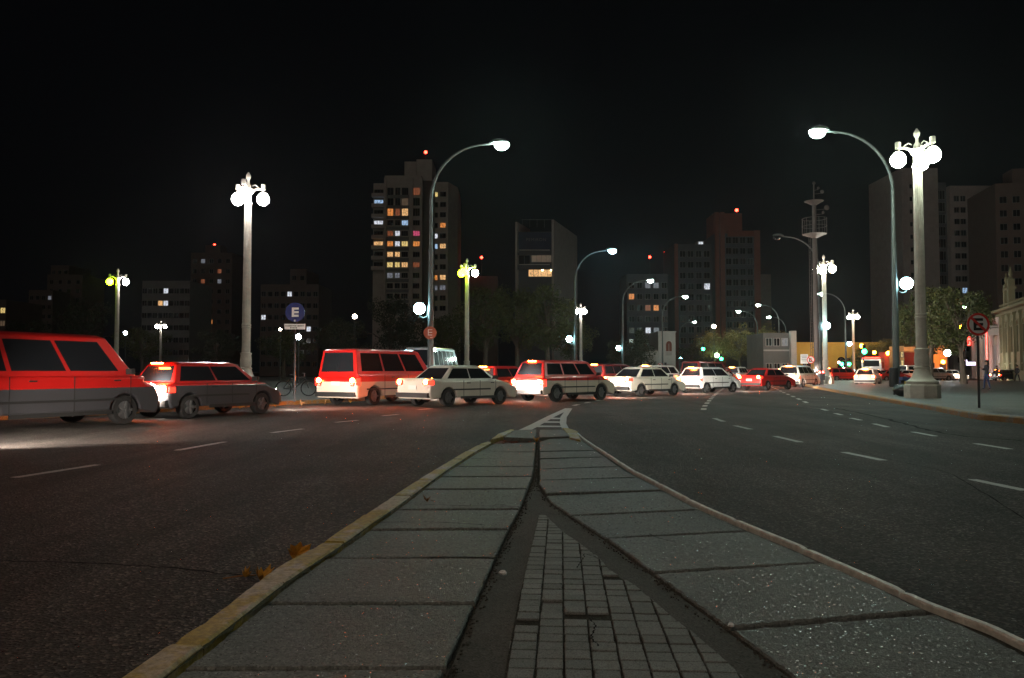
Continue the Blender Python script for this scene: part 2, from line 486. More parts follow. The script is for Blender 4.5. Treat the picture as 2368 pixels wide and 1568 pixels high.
# --- painted lane dashes
def dash(mb, a, b2, wd, z=0.004):
    a, b2 = Vector(a[:2]), Vector(b2[:2]); t = (b2 - a).normalized(); n = Vector((-t.y, t.x)) * wd / 2
    k = max(1, int((b2 - a).length / 0.12)); vs, fs = [], []
    for i in range(k + 1):
        p = a.lerp(b2, i / k); j1, j2 = random.uniform(0.85, 1.05), random.uniform(0.85, 1.05)
        vs += [(p.x - n.x * j1, p.y - n.y * j1, z), (p.x + n.x * j2, p.y + n.y * j2, z)]
    for i in range(k): fs.append((2 * i, 2 * i + 2, 2 * i + 3, 2 * i + 1))
    mb.add(vs, fs)
dm = MB()
for (x0, y0, x1, y1) in ((33, 1105, 226, 1075), (408, 1042, 520, 1022), (628, 1001, 700, 992), (775, 977, 827, 972), (883, 962, 920, 958.5), (965, 948, 998, 945),
                         (1950, 1046, 2042, 1065), (1791, 1009, 1851, 1023), (1699, 984.5, 1735, 993), (1651, 967.5, 1672, 975),
                         (2246, 1109, 2372, 1135), (2255, 1026, 2335, 1039), (2110, 999, 2163, 1009), (2020, 980, 2052, 988), (1967, 967, 1990, 972), (1930, 956, 1946, 960), (1899, 946, 1912, 949.5)):
    dash(dm, gp(x0, y0), gp(x1, y1), 0.13)
# short dashes leading on from the island tip and the far lane lines
def dash_chain(mb, pts, n, frac=0.45, wd=0.13):
    ln = smooth_line([tuple(gp(x, y)[:2]) for x, y in pts])
    acc = [0.0]
    for i in range(1, len(ln)): acc.append(acc[-1] + (Vector(ln[i]) - Vector(ln[i - 1])).length)
    def at_s(s_):
        for i in range(1, len(ln)):
            if acc[i] >= s_:
                t = (s_ - acc[i - 1]) / (acc[i] - acc[i - 1]); return Vector(ln[i - 1]).lerp(Vector(ln[i]), t)
        return Vector(ln[-1])
    st = acc[-1] / n
    for i in range(n): dash(mb, at_s(i * st), at_s(i * st + st * frac), wd)
dash_chain(dm, ((1326, 938), (1386, 925.5), (1450, 915.5), (1520, 907), (1600, 900)), 12, 0.4, 0.16)
dash_chain(dm, ((1626, 948), (1630, 938), (1640, 926), (1655, 911), (1680, 893)), 17, 0.45, 0.18)
dash_chain(dm, ((1866, 932), (1840, 920), (1812, 908), (1788, 897), (1765, 888)), 13, 0.45, 0.16)
tag(dm.build("lane_markings", 'road_paint'), kind='structure')
# hatched triangle ahead of the island
tm = MB()
def band(mb, pa, pb, z=0.0045):
    A = [gp(*p) for p in pa]; B = [gp(*p) for p in pb]
    n = len(A); mb.add([(p.x, p.y, z) for p in A] + [(p.x, p.y, z) for p in B], [(i, i + 1, n + i + 1, n + i) for i in range(n - 1)])
band(tm, ((1192, 998), (1225, 983), (1265, 963), (1306, 944.5)), ((1222, 998), (1248, 984), (1282, 964), (1322, 944.5)))
band(tm, ((1304, 953), (1295, 965), (1294, 980), (1300, 994)), ((1323, 944.5), (1310, 965), (1309, 980), (1318, 997)))
for ya, xa in ((968, 1272), (976.5, 1250), (986.5, 1228)):
    tm.add([tuple(gp(xa, ya - 2)[:2]) + (0.0085,), tuple(gp(1297, ya - 1)[:2]) + (0.0085,), tuple(gp(1297, ya + 2)[:2]) + (0.0085,), tuple(gp(xa - 6, ya + 2)[:2]) + (0.0085,)], [(0, 3, 2, 1)])
structure(tm.build("hatched_marking", 'road_paint'))

# ------------------------------------------------------------------ the traffic island under the camera
def PL(pts, z=PAV): return [tuple(gp(x, y, z)[:2]) for x, y in pts]
oL = PL(((291, 1568), (492, 1430), (635, 1318), (737, 1263), (809, 1215), (932, 1134), (1014, 1083), (1096, 1035), (1129, 1023)))
iL = PL(((384, 1568), (559, 1430), (668, 1345), (780, 1270), (862, 1212), (936, 1160), (1037, 1086), (1108, 1041), (1137, 1026)))
oL = [(oL[0][0] - 0.35, -6.0), (oL[0][0] - 0.1, 0.5)] + oL
iL = [(iL[0][0] - 0.35, -6.0), (iL[0][0] - 0.1, 0.5)] + iL
oR = PL(((2367, 1479), (2262, 1434), (2151, 1393), (2061, 1352), (1949, 1304), (1838, 1257), (1726, 1212), (1614, 1164), (1502, 1106), (1465, 1087), (1404, 1048), (1363, 1022), (1332, 998)))
oR = [(3.2, -6.0), (2.05, 0.6), (oR[0][0] + 0.06, 1.8)] + oR
iR = [tuple(p) for p in side_line(oR, 0.036)]
iRs = [tuple(p) for p in side_line(oR, 0.075)]
ctr = PL(((1020, 1568), (1039, 1540), (1104, 1388), (1150, 1288), (1178, 1226), (1203, 1179), (1221, 1134), (1231, 1110), (1237, 1085), (1241, 1022)))
ctr = [(ctr[0][0] - 0.5, -6.0), (ctr[0][0] - 0.09, 1.4)] + ctr
rgt = PL(((1838, 1568), (1681, 1452), (1560, 1364), (1482, 1306), (1404, 1249), (1314, 1191), (1268, 1158), (1243, 1120), (1243, 1090), (1245, 1022)))
rgt = [(2.6, -6.0), (1.25, 1.3)] + rgt
wed_l = PL(((1162, 1568), (1178, 1478), (1199, 1376), (1219, 1294), (1238, 1220), (1244, 1191)))
wed_l = [(-0.6, -6.0), (-0.06, 1.5)] + wed_l
wed_r = PL(((1726, 1568), (1614, 1470), (1560, 1429), (1473, 1355), (1412, 1318), (1383, 1286), (1342, 1257), (1297, 1224), (1262, 1191)))
wed_r = [(2.3, -6.0), (1.05, 1.4)] + wed_r

base = MB()
base.prism(ccw(offset(ccw(oL + list(reversed(oR))), 0.02)), -0.02, PAV - 0.03)
structure(base.build("island_bed", 'soil'))
# mortar strip that fills between slabs and tiles
gm = MB(); gm.prism(ccw(offset(ccw(ctr + list(reversed(rgt))), 0.004)), 0.05, PAV - 0.012)
structure(gm.build("island_mortar", 'gutter'))

slabs = MB()
def joints(regL, regR, ys_mid, slope, maker):
    region = ccw(regL + list(reversed(regR)))
    for i in range(len(ys_mid) - 1):
        z0, z1 = ys_mid[i], ys_mid[i + 1]
        c = clip(region, (-10, z0 - 10 * slope), (10, z0 + 10 * slope))
        c = clip(c, (10, z1 + 10 * slope), (-10, z1 - 10 * slope))
        if len(c) >= 3 and abs(area(c)) > 0.01: maker(ccw(c), i)
def slab_maker(poly, i):
    p = offset(poly, 0.016 + random.uniform(0, 0.005))
    p = rough_poly(p, 0.028, 0.0055)
    zt = PAV + random.uniform(-0.012, 0.005); tx_, ty_ = random.uniform(-0.006, 0.006), random.uniform(-0.010, 0.006)
    k0 = len(slabs.v); slabs.prism(ccw(p), 0.04, zt, 0, 0.008)
    cx_, cy_ = sum(q[0] for q in p) / len(p), sum(q[1] for q in p) / len(p)
    for k in range(k0, len(slabs.v)):
        v = slabs.v[k]
        if v[2] > 0.05: slabs.v[k] = (v[0], v[1], v[2] + (v[0] - cx_) * tx_ + (v[1] - cy_) * ty_)
zl = [-6, -5.1, -4.2, -3.3, -2.45, -1.6, -0.75, 0.1, 0.95, 1.85] + [gp(1100, y, PAV).y for y in (1541, 1390, 1288, 1221, 1176, 1131, 1102, 1078, 1060, 1044)] + [12.2]
joints(iL, ctr, zl, 0.012, slab_maker)
# right-hand slabs: joints slope the other way
def yat(px, py): return gp(px, py, PAV)
sl_r = -((yat(2160, 1410).y - yat(1681, 1449).y) / (yat(2160, 1410).x - yat(1681, 1449).x)) * -1
zr = [-6, -5, -4, -3, -2.1, -1.2, -0.35, 0.5, 1.3, 2.1] + [yat(x, y).y - sl_r * yat(x, y).x for x, y in ((1681, 1449), (1700, 1311), (1502, 1238), (1400, 1187), (1380, 1139), (1350, 1107), (1330, 1080), (1320, 1058), (1310, 1042))] + [12.2]
joints(rgt, iRs, sorted(zr), sl_r, slab_maker)
structure(slabs.build("island_slabs", 'slab'))

# tile wedge
tiles = MB(); wedge = ccw(wed_l + list(reversed(wed_r)))
ang = math.atan(0.062); ca, sa = math.cos(ang), math.sin(ang)
org = Vector(gp(1236, 1568, PAV)[:2])
def T(u, v): return (org.x + u * ca + v * sa, org.y - u * sa + v * ca)
hole = [tuple(gp(x, y, PAV)[:2]) for x, y in ((1303, 1435), (1422, 1435), (1420, 1406), (1385, 1412), (1303, 1418))]
hole = ccw(hole)
PW, PR = 0.101, 0.092
for iu in range(-12, 34):
    for iv in range(-90, 42):
        u0, v0 = iu * PW, iv * PR
        if v0 < -2.0: continue
        c = wedge
        q = [T(u0, v0), T(u0 + PW, v0), T(u0 + PW, v0 + PR), T(u0, v0 + PR)]
        if iu > 0 and q[0][0] > 3: continue
        for k in range(4):
            c = clip(c, q[k], q[(k + 1) % 4])
            if len(c) < 3: break
        if len(c) < 3 or abs(area(c)) < 0.0006: continue
        c = ccw(c)
        hole_hit = (iu in (1, 2)) and (T(iu * PW, v0)[1] > hole[0][1] - 0.0) and False
        # the broken place
        ctrp = (sum(p[0] for p in c) / len(c), sum(p[1] for p in c) / len(c))
        inside = all((hole[(k + 1) % 5][0] - hole[k][0]) * (ctrp[1] - hole[k][1]) - (hole[(k + 1) % 5][1] - hole[k][1]) * (ctrp[0] - hole[k][0]) > -0.001 for k in range(5))
        if inside: continue
        ins = 0.0036 if (iv % 4) else 0.0055
        c = offset(c, ins)
        if area(c) < 0.0002: continue
        tiles.prism(rough_poly(c, 0.02, 0.0016), 0.05, PAV + 0.001 + random.uniform(-0.0025, 0.0025) + (-0.012 if random.random() < 0.012 else 0), 0, 0.0025)
structure(tiles.build("island_tiles", 'tile'))
tb = MB(); tb.prism(ccw(offset(wedge, 0.003)), 0.06, PAV - 0.009); structure(tb.build("tile_bedding", 'soil'))
def island_kerb(name, lo, li, matname, ztop, blk=0.95):
    """separate kerb stones with open joints, worn edges and slightly uneven tops"""
    A = smooth_line(lo, 5)
    n = int(resample(A, 10)[1] / 0.06); A = resample(A, n)[0]
    Bl = smooth_line(li, 12)
    mb = MB(); per = int(blk / 0.06)
    B_ = []
    for p in A:
        best = min(Bl, key=lambda q: (q[0] - p.x) ** 2 + (q[1] - p.y) ** 2)
        # nearest point on the inner polyline
        i = Bl.index(best); c = [best]
        for k in (i - 1, i):
            if 0 <= k < len(Bl) - 1:
                a_, b_ = Vector(Bl[k]), Vector(Bl[k + 1]); d = b_ - a_
                t = min(1, max(0, (p - a_).dot(d) / max(1e-9, d.dot(d)))); c.append(tuple(a_ + d * t))
        B_.append(Vector(min(c, key=lambda q: (q[0] - p.x) ** 2 + (q[1] - p.y) ** 2)))
    i = 0
    while i < n:
        e = min(n, i + per); dz = random.uniform(-0.004, 0.004); vs, fs = [], []; cnt = 0
        for k in range(i, e + 1):
            a, b2 = A[k], B_[k]
            if k == i and k > 0: f = 0.10; a = a.lerp(A[k + 1], f) if k < n else a; b2 = b2.lerp(B_[k + 1], f) if k < n else b2
            if k == e and k < n: f = 0.10; a = a.lerp(A[k - 1], f); b2 = b2.lerp(B_[k - 1], f)
            d = (b2 - a); chip = random.uniform(0, 0.10) if random.random() < 0.25 else 0.02
            edge = 0.006 if k in (i, e) else 0
            z = ztop + dz - edge + random.uniform(-0.0008, 0.0008)
            m1, m2 = a + d * (0.10 + chip), a + d * (0.93 - chip)
            vs += [(a.x, a.y, -0.02), (a.x, a.y, z - 0.014 - chip * 0.06), (m1.x, m1.y, z), (m2.x, m2.y, z), (b2.x, b2.y, z - 0.010), (b2.x, b2.y, 0.05)]; cnt += 1
        for r_ in range(cnt - 1):
            for k in range(5): fs.append((r_ * 6 + k, r_ * 6 + k + 1, r_ * 6 + k + 7, r_ * 6 + k + 6))
        fs.append(tuple(range(6))); fs.append(tuple(reversed(range((cnt - 1) * 6, cnt * 6)))); mb.add(vs, fs); i = e
    o = mb.build(name, matname)
    bmx = bmesh.new(); bmx.from_mesh(o.data); bmesh.ops.recalc_face_normals(bmx, faces=bmx.faces); bmx.to_mesh(o.data); bmx.free()
    return structure(o)
island_kerb("island_left_kerb", oL, iL, 'kerb_yellow', PAV + 0.018)
island_kerb("island_right_kerb", oR, iR, 'kerb_pale', PAV + 0.007)
M['moss'] = mat("moss", (0.030, 0.036, 0.010), 0.95, var=0.6, scale=25, bump=0.8)
def ragged(mb, line, w0, w1, z, side=1):
    ln, tot = resample(smooth_line(line, 6), 220); vs, fs = [], []
    nr = side_line([tuple(p) for p in ln], 1.0)
    for p, q in zip(ln, nr):
        dx, dy = q[0] - p.x, q[1] - p.y; a_ = -0.006; b_ = random.uniform(w0, w1) * random.choice((0.4, 1, 1, 1.3))
        vs += [(p.x + dx * a_ * side, p.y + dy * a_ * side, z), (p.x + dx * b_ * side, p.y + dy * b_ * side, z)]
    for i in range(len(ln) - 1): fs.append((2 * i, 2 * i + 2, 2 * i + 3, 2 * i + 1) if side < 0 else (2 * i, 2 * i + 1, 2 * i + 3, 2 * i + 2))
    mb.add(vs, fs)
ms = MB(); ragged(ms, iL, 0.008, 0.03, PAV + 0.0065, -1)
tag(ms.build("kerb_moss", 'moss'), kind='stuff')
cb = MB()
for k in range(900):
    ln = random.choice((ctr, ctr, rgt)); t = random.random(); p = lerp_line(ln[2:], t ** 0.8); sd = 1 if ln is ctr else -1
    x_, y_ = p.x + sd * abs(random.gauss(0.012, 0.02)), p.y
    cb.ball((x_, y_, PAV - 0.009), random.uniform(0.0025, 0.008), 5, 3, 0, (1, 1, 0.8))
tag(cb.build("mortar_crumbs", 'gutter'), kind='stuff')
# broken nose of the island: raised plates, rubble and kerb ends
nose = MB()
for pts in (((1164, 1012), (1236, 1015), (1239, 994), (1187, 996)), ((1246, 1013), (1318, 1010), (1304, 995), (1247, 995))):
    p = rough_poly(ccw(PL(pts, PAV + 0.02)), 0.08, 0.01); nose.prism(ccw(p), 0, PAV + 0.03, 0, 0.01)
structure(nose.build("island_nose", 'slab'))
rub = MB()
for pts in (((1137, 1022), (1235, 1026), (1240, 1016), (1160, 1012)), ((1246, 1022), (1322, 1019), (1316, 1011), (1246, 1014))):
    p = rough_poly(ccw(PL(pts, PAV)), 0.06, 0.015); rub.prism(ccw(p), 0, PAV - 0.03, 0, 0.02)
for _ in range(26):
    q = gp(random.uniform(1145, 1325), random.uniform(1009, 1022), PAV)
    rub.ball((q.x, q.y, PAV - 0.03), random.uniform(0.02, 0.05), 6, 3, 0, (1, 1, 0.6))
structure(rub.build("broken_brick_rubble", 'brick_red'))
ne = MB()
ne.prism(ccw(rough_poly(ccw(PL(((1134, 1019), (1162, 1011), (1190, 996), (1180, 995), (1150, 1006)), PAV)), 0.1, 0.01)), 0, PAV + 0.02, 0, 0.01)
ne.prism(ccw(rough_poly(ccw(PL(((1318, 1016), (1342, 1022), (1334, 1000), (1315, 994), (1300, 993)), PAV)), 0.1, 0.01)), 0, PAV + 0.03, 0, 0.01)
structure(ne.build("island_nose_kerb", 'kerb_yellow'))
# a thin repair seam and cracks in the road
def crack(mb, pts, wd):
    ln = smooth_line([tuple(gp(x, y)[:2]) for x, y in pts], 8)
    vs, fs = [], []
    for i, p in enumerate(ln):
        n = side_line(ln, 1)[i]; dx, dy = n[0] - p[0], n[1] - p[1]; a = wd * random.uniform(0.3, 1.3); b2 = wd * random.uniform(0.3, 1.3)
        j = random.uniform(-wd, wd)
        vs += [(p[0] - dx * (a - j), p[1] - dy * (a - j), 0.0035), (p[0] + dx * (b2 + j), p[1] + dy * (b2 + j), 0.0035)]
    for i in range(len(ln) - 1): fs.append((2 * i, 2 * i + 2, 2 * i + 3, 2 * i + 1))
    mb.add(vs, fs)
M['seam'] = mat("tar_seam", (0.006, 0.006, 0.006), 0.95, spec=0.05)
cm = MB()
crack(cm, ((0, 1298), (200, 1303), (380, 1313), (520, 1328), (620, 1335)), 0.012)
crack(cm, ((1930, 944), (2020, 962), (2110, 985), (2200, 1005), (2367, 1020)), 0.05)
crack(cm, ((1920, 1020), (2010, 1050), (2090, 1070), (2180, 1090), (2240, 1120), (2367, 1200)), 0.008)
crack(cm, ((60, 1030), (250, 1028), (420, 1030)), 0.03)
crack(cm, ((1700, 935), (1800, 942), (1960, 940)), 0.06)
structure(cm.build("tar_seams", 'seam'))
sc_m = MB()
def slab_crack(pts, wd=0.0035):
    ln, _ = resample(smooth_line([tuple(gp(x, y, PAV)[:2]) for x, y in pts], 4), 26); vs, fs = [], []
    nr = side_line([tuple(p) for p in ln], 1.0)
    for p, q in zip(ln, nr):
        dx, dy = q[0] - p.x, q[1] - p.y; j = random.uniform(-0.006, 0.006); w1 = wd * random.uniform(0.4, 1.4)
        vs += [(p.x + dx * (j - w1), p.y + dy * (j - w1), PAV + 0.0105), (p.x + dx * (j + w1), p.y + dy * (j + w1), PAV + 0.0105)]
    for i in range(len(ln) - 1): fs.append((2 * i, 2 * i + 2, 2 * i + 3, 2 * i + 1))
    sc_m.add(vs, fs)
slab_crack(((970, 1168), (1060, 1172), (1130, 1173), (1200, 1174)), 0.008)
slab_crack(((1500, 1238), (1530, 1250), (1560, 1256)), 0.005)
slab_crack(((1352, 1285), (1345, 1300), (1333, 1318)), 0.003)
slab_crack(((1352, 1285), (1378, 1292), (1386, 1302)), 0.003)
slab_crack(((1362, 1436), (1375, 1452), (1368, 1480), (1385, 1500)), 0.003)
slab_crack(((860, 1212), (940, 1210), (1040, 1212), (1120, 1217)), 0.006)
structure(sc_m.build("slab_cracks", 'seam'))

# ------------------------------------------------------------------ leaves and litter
def leaf_mesh(nm, matname, size, curl):
    mb = MB(); pts = []
    n = 14
    for k in range(n):
        a = 2 * math.pi * k / n
        rr = size * (0.75 + 0.28 * (k % 2)) * (1.0 if abs(math.sin(a)) > 0.3 else 1.15)
        x, y = rr * math.cos(a), rr * 0.75 * math.sin(a)
        pts.append((x, y, curl * (x * x + y * y) / size * 3 + random.uniform(0, curl * size * 0.6)))
    pts.append((0, 0, 0.002)); fs = [(k, (k + 1) % n, n) for k in range(n)]
    lo = [(p[0], p[1], p[2] - 0.0015) for p in pts]
    mb.add(pts, fs); mb.add(lo, [tuple(reversed(f)) for f in fs])
    mb.tube([(size * 0.9, 0, curl * size), (size * 1.6, 0.01, curl * size * 0.5)], 0.0015, 4)
    return mb.build(nm, matname)
def leaf(px, py, z, size, label, matname='leaf_yellow', tilt=0.3, rz=0.0, group=None):
    o = leaf_mesh("fallen_leaf", matname, size, 0.5)
    p = gp(px, py, z); o.location = (p.x, p.y, p.z + 0.004 + size * abs(math.sin(tilt)) * 0.7)
    o.rotation_euler = (tilt, 0, rz)
    tag(o, label, "leaf", group or "fallen autumn leaves")
leaf(684, 1301, 0.0, 0.075, "large orange leaf standing on edge against the outside of the yellow kerb", tilt=1.1, rz=0.5)
leaf(601, 1352, 0.0, 0.055, "crumpled yellow leaf in the gutter nearest the camera by the yellow kerb", tilt=0.5, rz=1.0)
leaf(566, 1340, 0.0, 0.035, "small yellow-green leaf scrap in the road seam left of the kerb", tilt=0.3, rz=2.0)
leaf(1240, 1024, PAV, 0.05, "small bright yellow leaf in the gap at the broken nose of the island", tilt=0.2)
leaf(1008, 1163 + 1000, PAV, 0.02, "tiny brown leaf", 'leaf_brown') if False else None
leaf(1990 / 1.0 * 0 + 987, 1162, PAV, 0.03, "small tan leaf lying flat on the left island slabs", 'leaf_brown', 0.05)
far_leaves = [(42, 962, 0.16), (78, 957, 0.2), (93, 953, 0.14), (440, 949, 0.2), (447, 943, 0.15), (530, 941, 0.11), (548, 940, 0.12), (562, 939, 0.12),
              (577, 938, 0.1), (632, 936, 0.13), (692, 933, 0.12), (745, 930, 0.09), (805, 927, 0.11), (818, 923, 0.13)]
for i, (x, y, s_) in enumerate(far_leaves):
    o = leaf_mesh("fallen_leaf", 'leaf_brown' if i % 3 else 'leaf_yellow', s_ * 0.9, 0.6)
    p = gp(x, y + 6, 0.0); o.location = (p.x + 0.12, p.y - 0.15, 0.02); o.rotation_euler = (random.uniform(-0.6, 0.6), random.uniform(-0.4, 0.4), i)
    tag(o, "dry brown leaf blown against the far left kerb", "leaf", "brown leaves along the left kerb")
def crumple(name, px, py, z, size, matname, label, cat):
    mb = MB(); mb.ball((0, 0, 0), size, 10, 7)
    mb.v = [(v[0] * random.uniform(0.6, 1.3), v[1] * random.uniform(0.6, 1.2), v[2] * random.uniform(0.4, 0.8)) for v in mb.v]
    p = gp(px, py, z); o = mb.build(name, matname, loc=(p.x, p.y, z + size * 0.5)); return tag(o, label, cat)
crumple("pebble", 1163, 1329, PAV, 0.02, 'paper', "small white pebble lying on the mortar strip beside the tiles", "pebble")
crumple("crumpled_paper", 2281, 971, 0, 0.09, 'paper', "crumpled white plastic litter in the gutter by the plaza kerb", "litter")
crumple("crumpled_paper", 77, 962, 0, 0.09, 'paper', "crumpled white litter among leaves at the far left kerb", "litter")
crumple("pebble", 1690, 1449, PAV, 0.015, 'paper', "tiny white chip at the corner of a right-hand slab joint", "pebble")
# straw in the gutter
tw = MB(); a, b2 = gp(515, 1341), gp(592, 1334)
tw.tube([(a.x, a.y, 0.008), ((a.x + b2.x) / 2, (a.y + b2.y) / 2, 0.014), (b2.x, b2.y, 0.01)], 0.004, 5)
tag(tw.build("dry_twig", 'leaf_brown'), "thin dry twig in the gutter pointing at the yellow kerb", "twig")

# ------------------------------------------------------------------ lamps
def ornate_column(px, Y, label, globes, rot=0.4, z0=PAV, group="ornate globe lamp columns"):
    X = X_at(px, Y)
    root = empty("lamp_column", (X, Y, z0), 0)
    tag(root, label, "lamp column", group)
    m = MB(); a8 = math.pi / 8
    m.lathe([(0.66, 0), (0.66, 0.5), (0.62, 0.56)], 8, start=a8)
    m.build("plinth", 'stone_col', root)
    m = MB()
    m.lathe([(0.56, 0.56), (0.59, 0.60), (0.59, 0.66), (0.52, 0.69), (0.42, 0.78), (0.34, 0.92), (0.29, 1.08), (0.27, 1.16), (0.30, 1.18), (0.30, 1.22), (0.255, 1.25),
             (0.25, 1.3), (0.275, 1.42), (0.27, 1.62), (0.245, 1.82), (0.27, 1.9), (0.28, 1.94), (0.22, 1.96)], 24)
    m.build("base", 'stone_col', root, smooth=True)
    m = MB()
    m.lathe([(0.20, 1.96), (0.20, 3.15), (0.222, 3.17), (0.222, 3.22), (0.205, 3.25), (0.222, 3.28), (0.222, 3.33), (0.2, 3.36)], 20)
    m.lathe([(0.195, 3.36), (0.19, 5.5), (0.165, 9.2)], 32, flute=0.07)
    m.lathe([(0.17, 9.2), (0.21, 9.24), (0.20, 9.3), (0.15, 9.36), (0.15, 9.7), (0.2, 9.74), (0.26, 9.9), (0.26, 9.96), (0.14, 10.0), (0.12, 10.15), (0.06, 10.25),
             (0.05, 10.4), (0.11, 10.52), (0.12, 10.62), (0.07, 10.72), (0.03, 10.8)], 14)
    m.build("shaft", 'stone_col', root, smooth=True)
    n = len(globes)
    for k, gm_ in enumerate(globes):
        a = rot + 2 * math.pi * k / n; c, s = math.cos(a), math.sin(a)
        am = MB()
        am.tube([(c * 0.15, s * 0.15, 9.8), (c * 0.3, s * 0.3, 9.98), (c * 0.5, s * 0.5, 10.05), (c * 0.68, s * 0.68, 10.02), (c * 0.72, s * 0.72, 9.92)], [0.07, 0.06, 0.055, 0.05, 0.045], 8)
        am.lathe([(0.09, 0), (0.11, 0.02), (0.11, 0.26), (0.09, 0.28)], 10, (c * 0.72, s * 0.72, 10.0))
        am.tube([(c * 0.2, s * 0.2, 10.15), (c * 0.33, s * 0.33, 10.22), (c * 0.5, s * 0.5, 10.1)], 0.025, 6)
        am.lathe([(0.06, 0), (0.14, 0.01), (0.15, 0.05), (0.06, 0.08)], 10, (c * 0.72, s * 0.72, 9.82))
        am.build("arm", 'stone_col', root, smooth=True)
        gl = MB(); gl.ball((c * 0.72, s * 0.72, 9.55), 0.29, 16, 10, 0, (1, 1, 1.08))
        gl.build("globe", gm_, root, smooth=True)
    return root
P3, G3 = ['globe_pink'] * 3, ['globe_green'] * 3
ornate_column(2131, 31.0, "near tall stone lamp column with octagonal base on the right plaza", G3, 0.9)
ornate_column(568, 37.9, "tall stone lamp column with white globes behind the left traffic", P3, 0.55)
ornate_column(268, 73.8, "lamp column at far left with one lime and one white globe", ['globe_pink', 'globe_lime'], 0.15)
ornate_column(1079, 67, "lamp column with lime-green glow right of the apartment tower", ['globe_green', 'globe_lime', 'globe_lime'], 0.3)
ornate_column(1343, 111, "distant pinkish lamp column right of the wall advertisement building", P3, 1.4)
ornate_column(1908, 65, "warm lit lamp column standing beside the tall antenna mast", ['globe_warm'] * 3, 1.3)
ornate_column(1974, 122, "distant three-globe lamp column in front of the yellow building", ['globe_warm'] * 3, 0.0)
ornate_column(370, 148, "small distant lamp column low at the left, warm orange-white globes", ['globe_pink', 'globe_pink'], 0.4)

def street_lamp(px, Y, side, label, ball=None, lit=True, sc=1.0, z0=PAV, lens='lamp_cool', ballmat='ball_cool'):
    """curved cantilever lamp; side +1: arm reaches right"""
    root = empty("street_lamp", (X_at(px, Y), Y, z0), 0)
    tag(root, label, "street lamp", "curved street lamps along the road")
    m = MB()
    m.tube([(0, 0, 0), (0, 0, 4.0)], [0.15, 0.135], 12)
    m.tube([(0, 0, 4.0), (0, 0, 6.9)], [0.115, 0.105], 12)
    m.tube([(0, 0, 6.9), (0, 0, 7.0)], [0.12, 0.12], 12)
    path = [(0, 0, 7.0), (0, 0, 9.4)]; rr = [0.085, 0.075]
    for k in range(1, 13):
        a = math.pi / 2 * k / 12
        path.append((side * (2.7 * (1 - math.cos(a))), 0, 9.4 + 2.75 * math.sin(a))); rr.append(0.075 - 0.002 * k)
    path.append((side * 3.0, 0, 12.18)); rr.append(0.05)
    m.tube(path, rr, 10)
    m.build("pole", 'iron_grey', root, smooth=True)
    h = MB(); h.ball((side * 3.32, 0, 12.24), 0.46, 12, 6, 0, (1.0, 0.5, 0.42), zmin=-0.1)
    h.build("lamp_head", 'iron_grey', root, smooth=True)
    l = MB(); l.ball((side * 3.44, 0, 12.16), 0.36, 14, 6, 0, (1.0, 0.75, 0.80), zmax=0.1)
    l.build("lens", lens if lit else 'glass', root, smooth=True)
    if ball:
        bs, bh = ball
        b_ = MB()
        pts = [(0.12 * bs, 0, bh + 0.12)]
        pts = [(bs * 0.14, 0, bh + 0.15), (bs * 0.15, 0, bh - 0.25)]
        for k in range(0, 9):
            a = math.pi * k / 8
            pts.append((bs * (0.35 - 0.2 * math.cos(a)), 0, bh - 0.3 - 0.14 * math.sin(a)))
        b_.tube(pts, 0.022, 7)
        b_.build("bracket", 'iron_grey', root, smooth=True)
        q = MB(); q.ball((bs * 0.55, 0, bh), 0.28, 16, 10); q.build("ball_lamp", ballmat, root, smooth=True)
    return root
street_lamp(995, 37.8, 1, "curved street lamp rising in front of the apartment tower, orange sign on its post", (-1, 4.1))
street_lamp(2072, 35.8, -1, "nearest curved street lamp on the plaza beside the near stone column", (1, 5.1))
street_lamp(1330, 71.4, 1, "curved street lamp just right of the advertisement building", (-1, 4.0), lens='lamp_blue')
street_lamp(1440, 95, 1, "curved street lamp left of the white arched house", (-1, 3.9))
street_lamp(1532, 115.6, 1, "curved street lamp rising over the white arched house", None)
street_lamp(1571, 175, 1, "farthest curved street lamp left of the brick tower's foot", (0.3, 4.1))
street_lamp(1897, 64, -1, "unlit curved street lamp behind the antenna mast", (1, 4.8), lit=False)
street_lamp(1956, 111, -1, "distant curved street lamp between the warm column and the green signal", (1, 5.0))
street_lamp(1752, 144, -1, "left of the three distant lamps over the roadside trees", None)
street_lamp(1802, 130, -1, "highest of the three distant lamps over the roadside trees", None)
street_lamp(1818, 159, -1, "right of the three distant lamps over the roadside trees", None)

def post_lamp(px, py, Y, label, lampmat, r_=0.16, z0=PAV, name="post_lamp", group="small far-off lamps"):
    p = at(px, py, Y); root = empty(name, (p.x, p.y, z0)); tag(root, label, "lamp", group)
    h = p.z - z0
    m = MB(); m.tube([(0, 0, 0), (0, 0, h - r_)], [0.07, 0.04], 8); m.lathe([(0.09, 0), (0.09, 0.3), (0.06, 0.34)], 8)
    m.lathe([(0.03, 0), (r_ * 0.5, 0.04), (r_ * 0.55, 0.08)], 8, (0, 0, h - r_ - 0.06))
    m.build("post", 'dark_metal', root, smooth=True)
    g_ = MB(); g_.ball((0, 0, h), r_, 10, 6); g_.build("lamp_globe", lampmat, root, smooth=True)
M['lamp_small'] = emis("small_white_lamp", (0.80, 0.92, 1.0), 60)
M['lamp_smallw'] = emis("small_warm_lamp", (1.0, 0.78, 0.62), 40)
M['lamp_smallg'] = emis("small_green_lamp", (0.55, 1.0, 0.5), 40)
post_lamp(690, 779, 70, "bluish park lamp directly under the blue E sign", 'lamp_small', 0.26)
post_lamp(648, 762, 90, "small yellowish lamp left of the blue E sign post", 'lamp_smallw', 0.16)
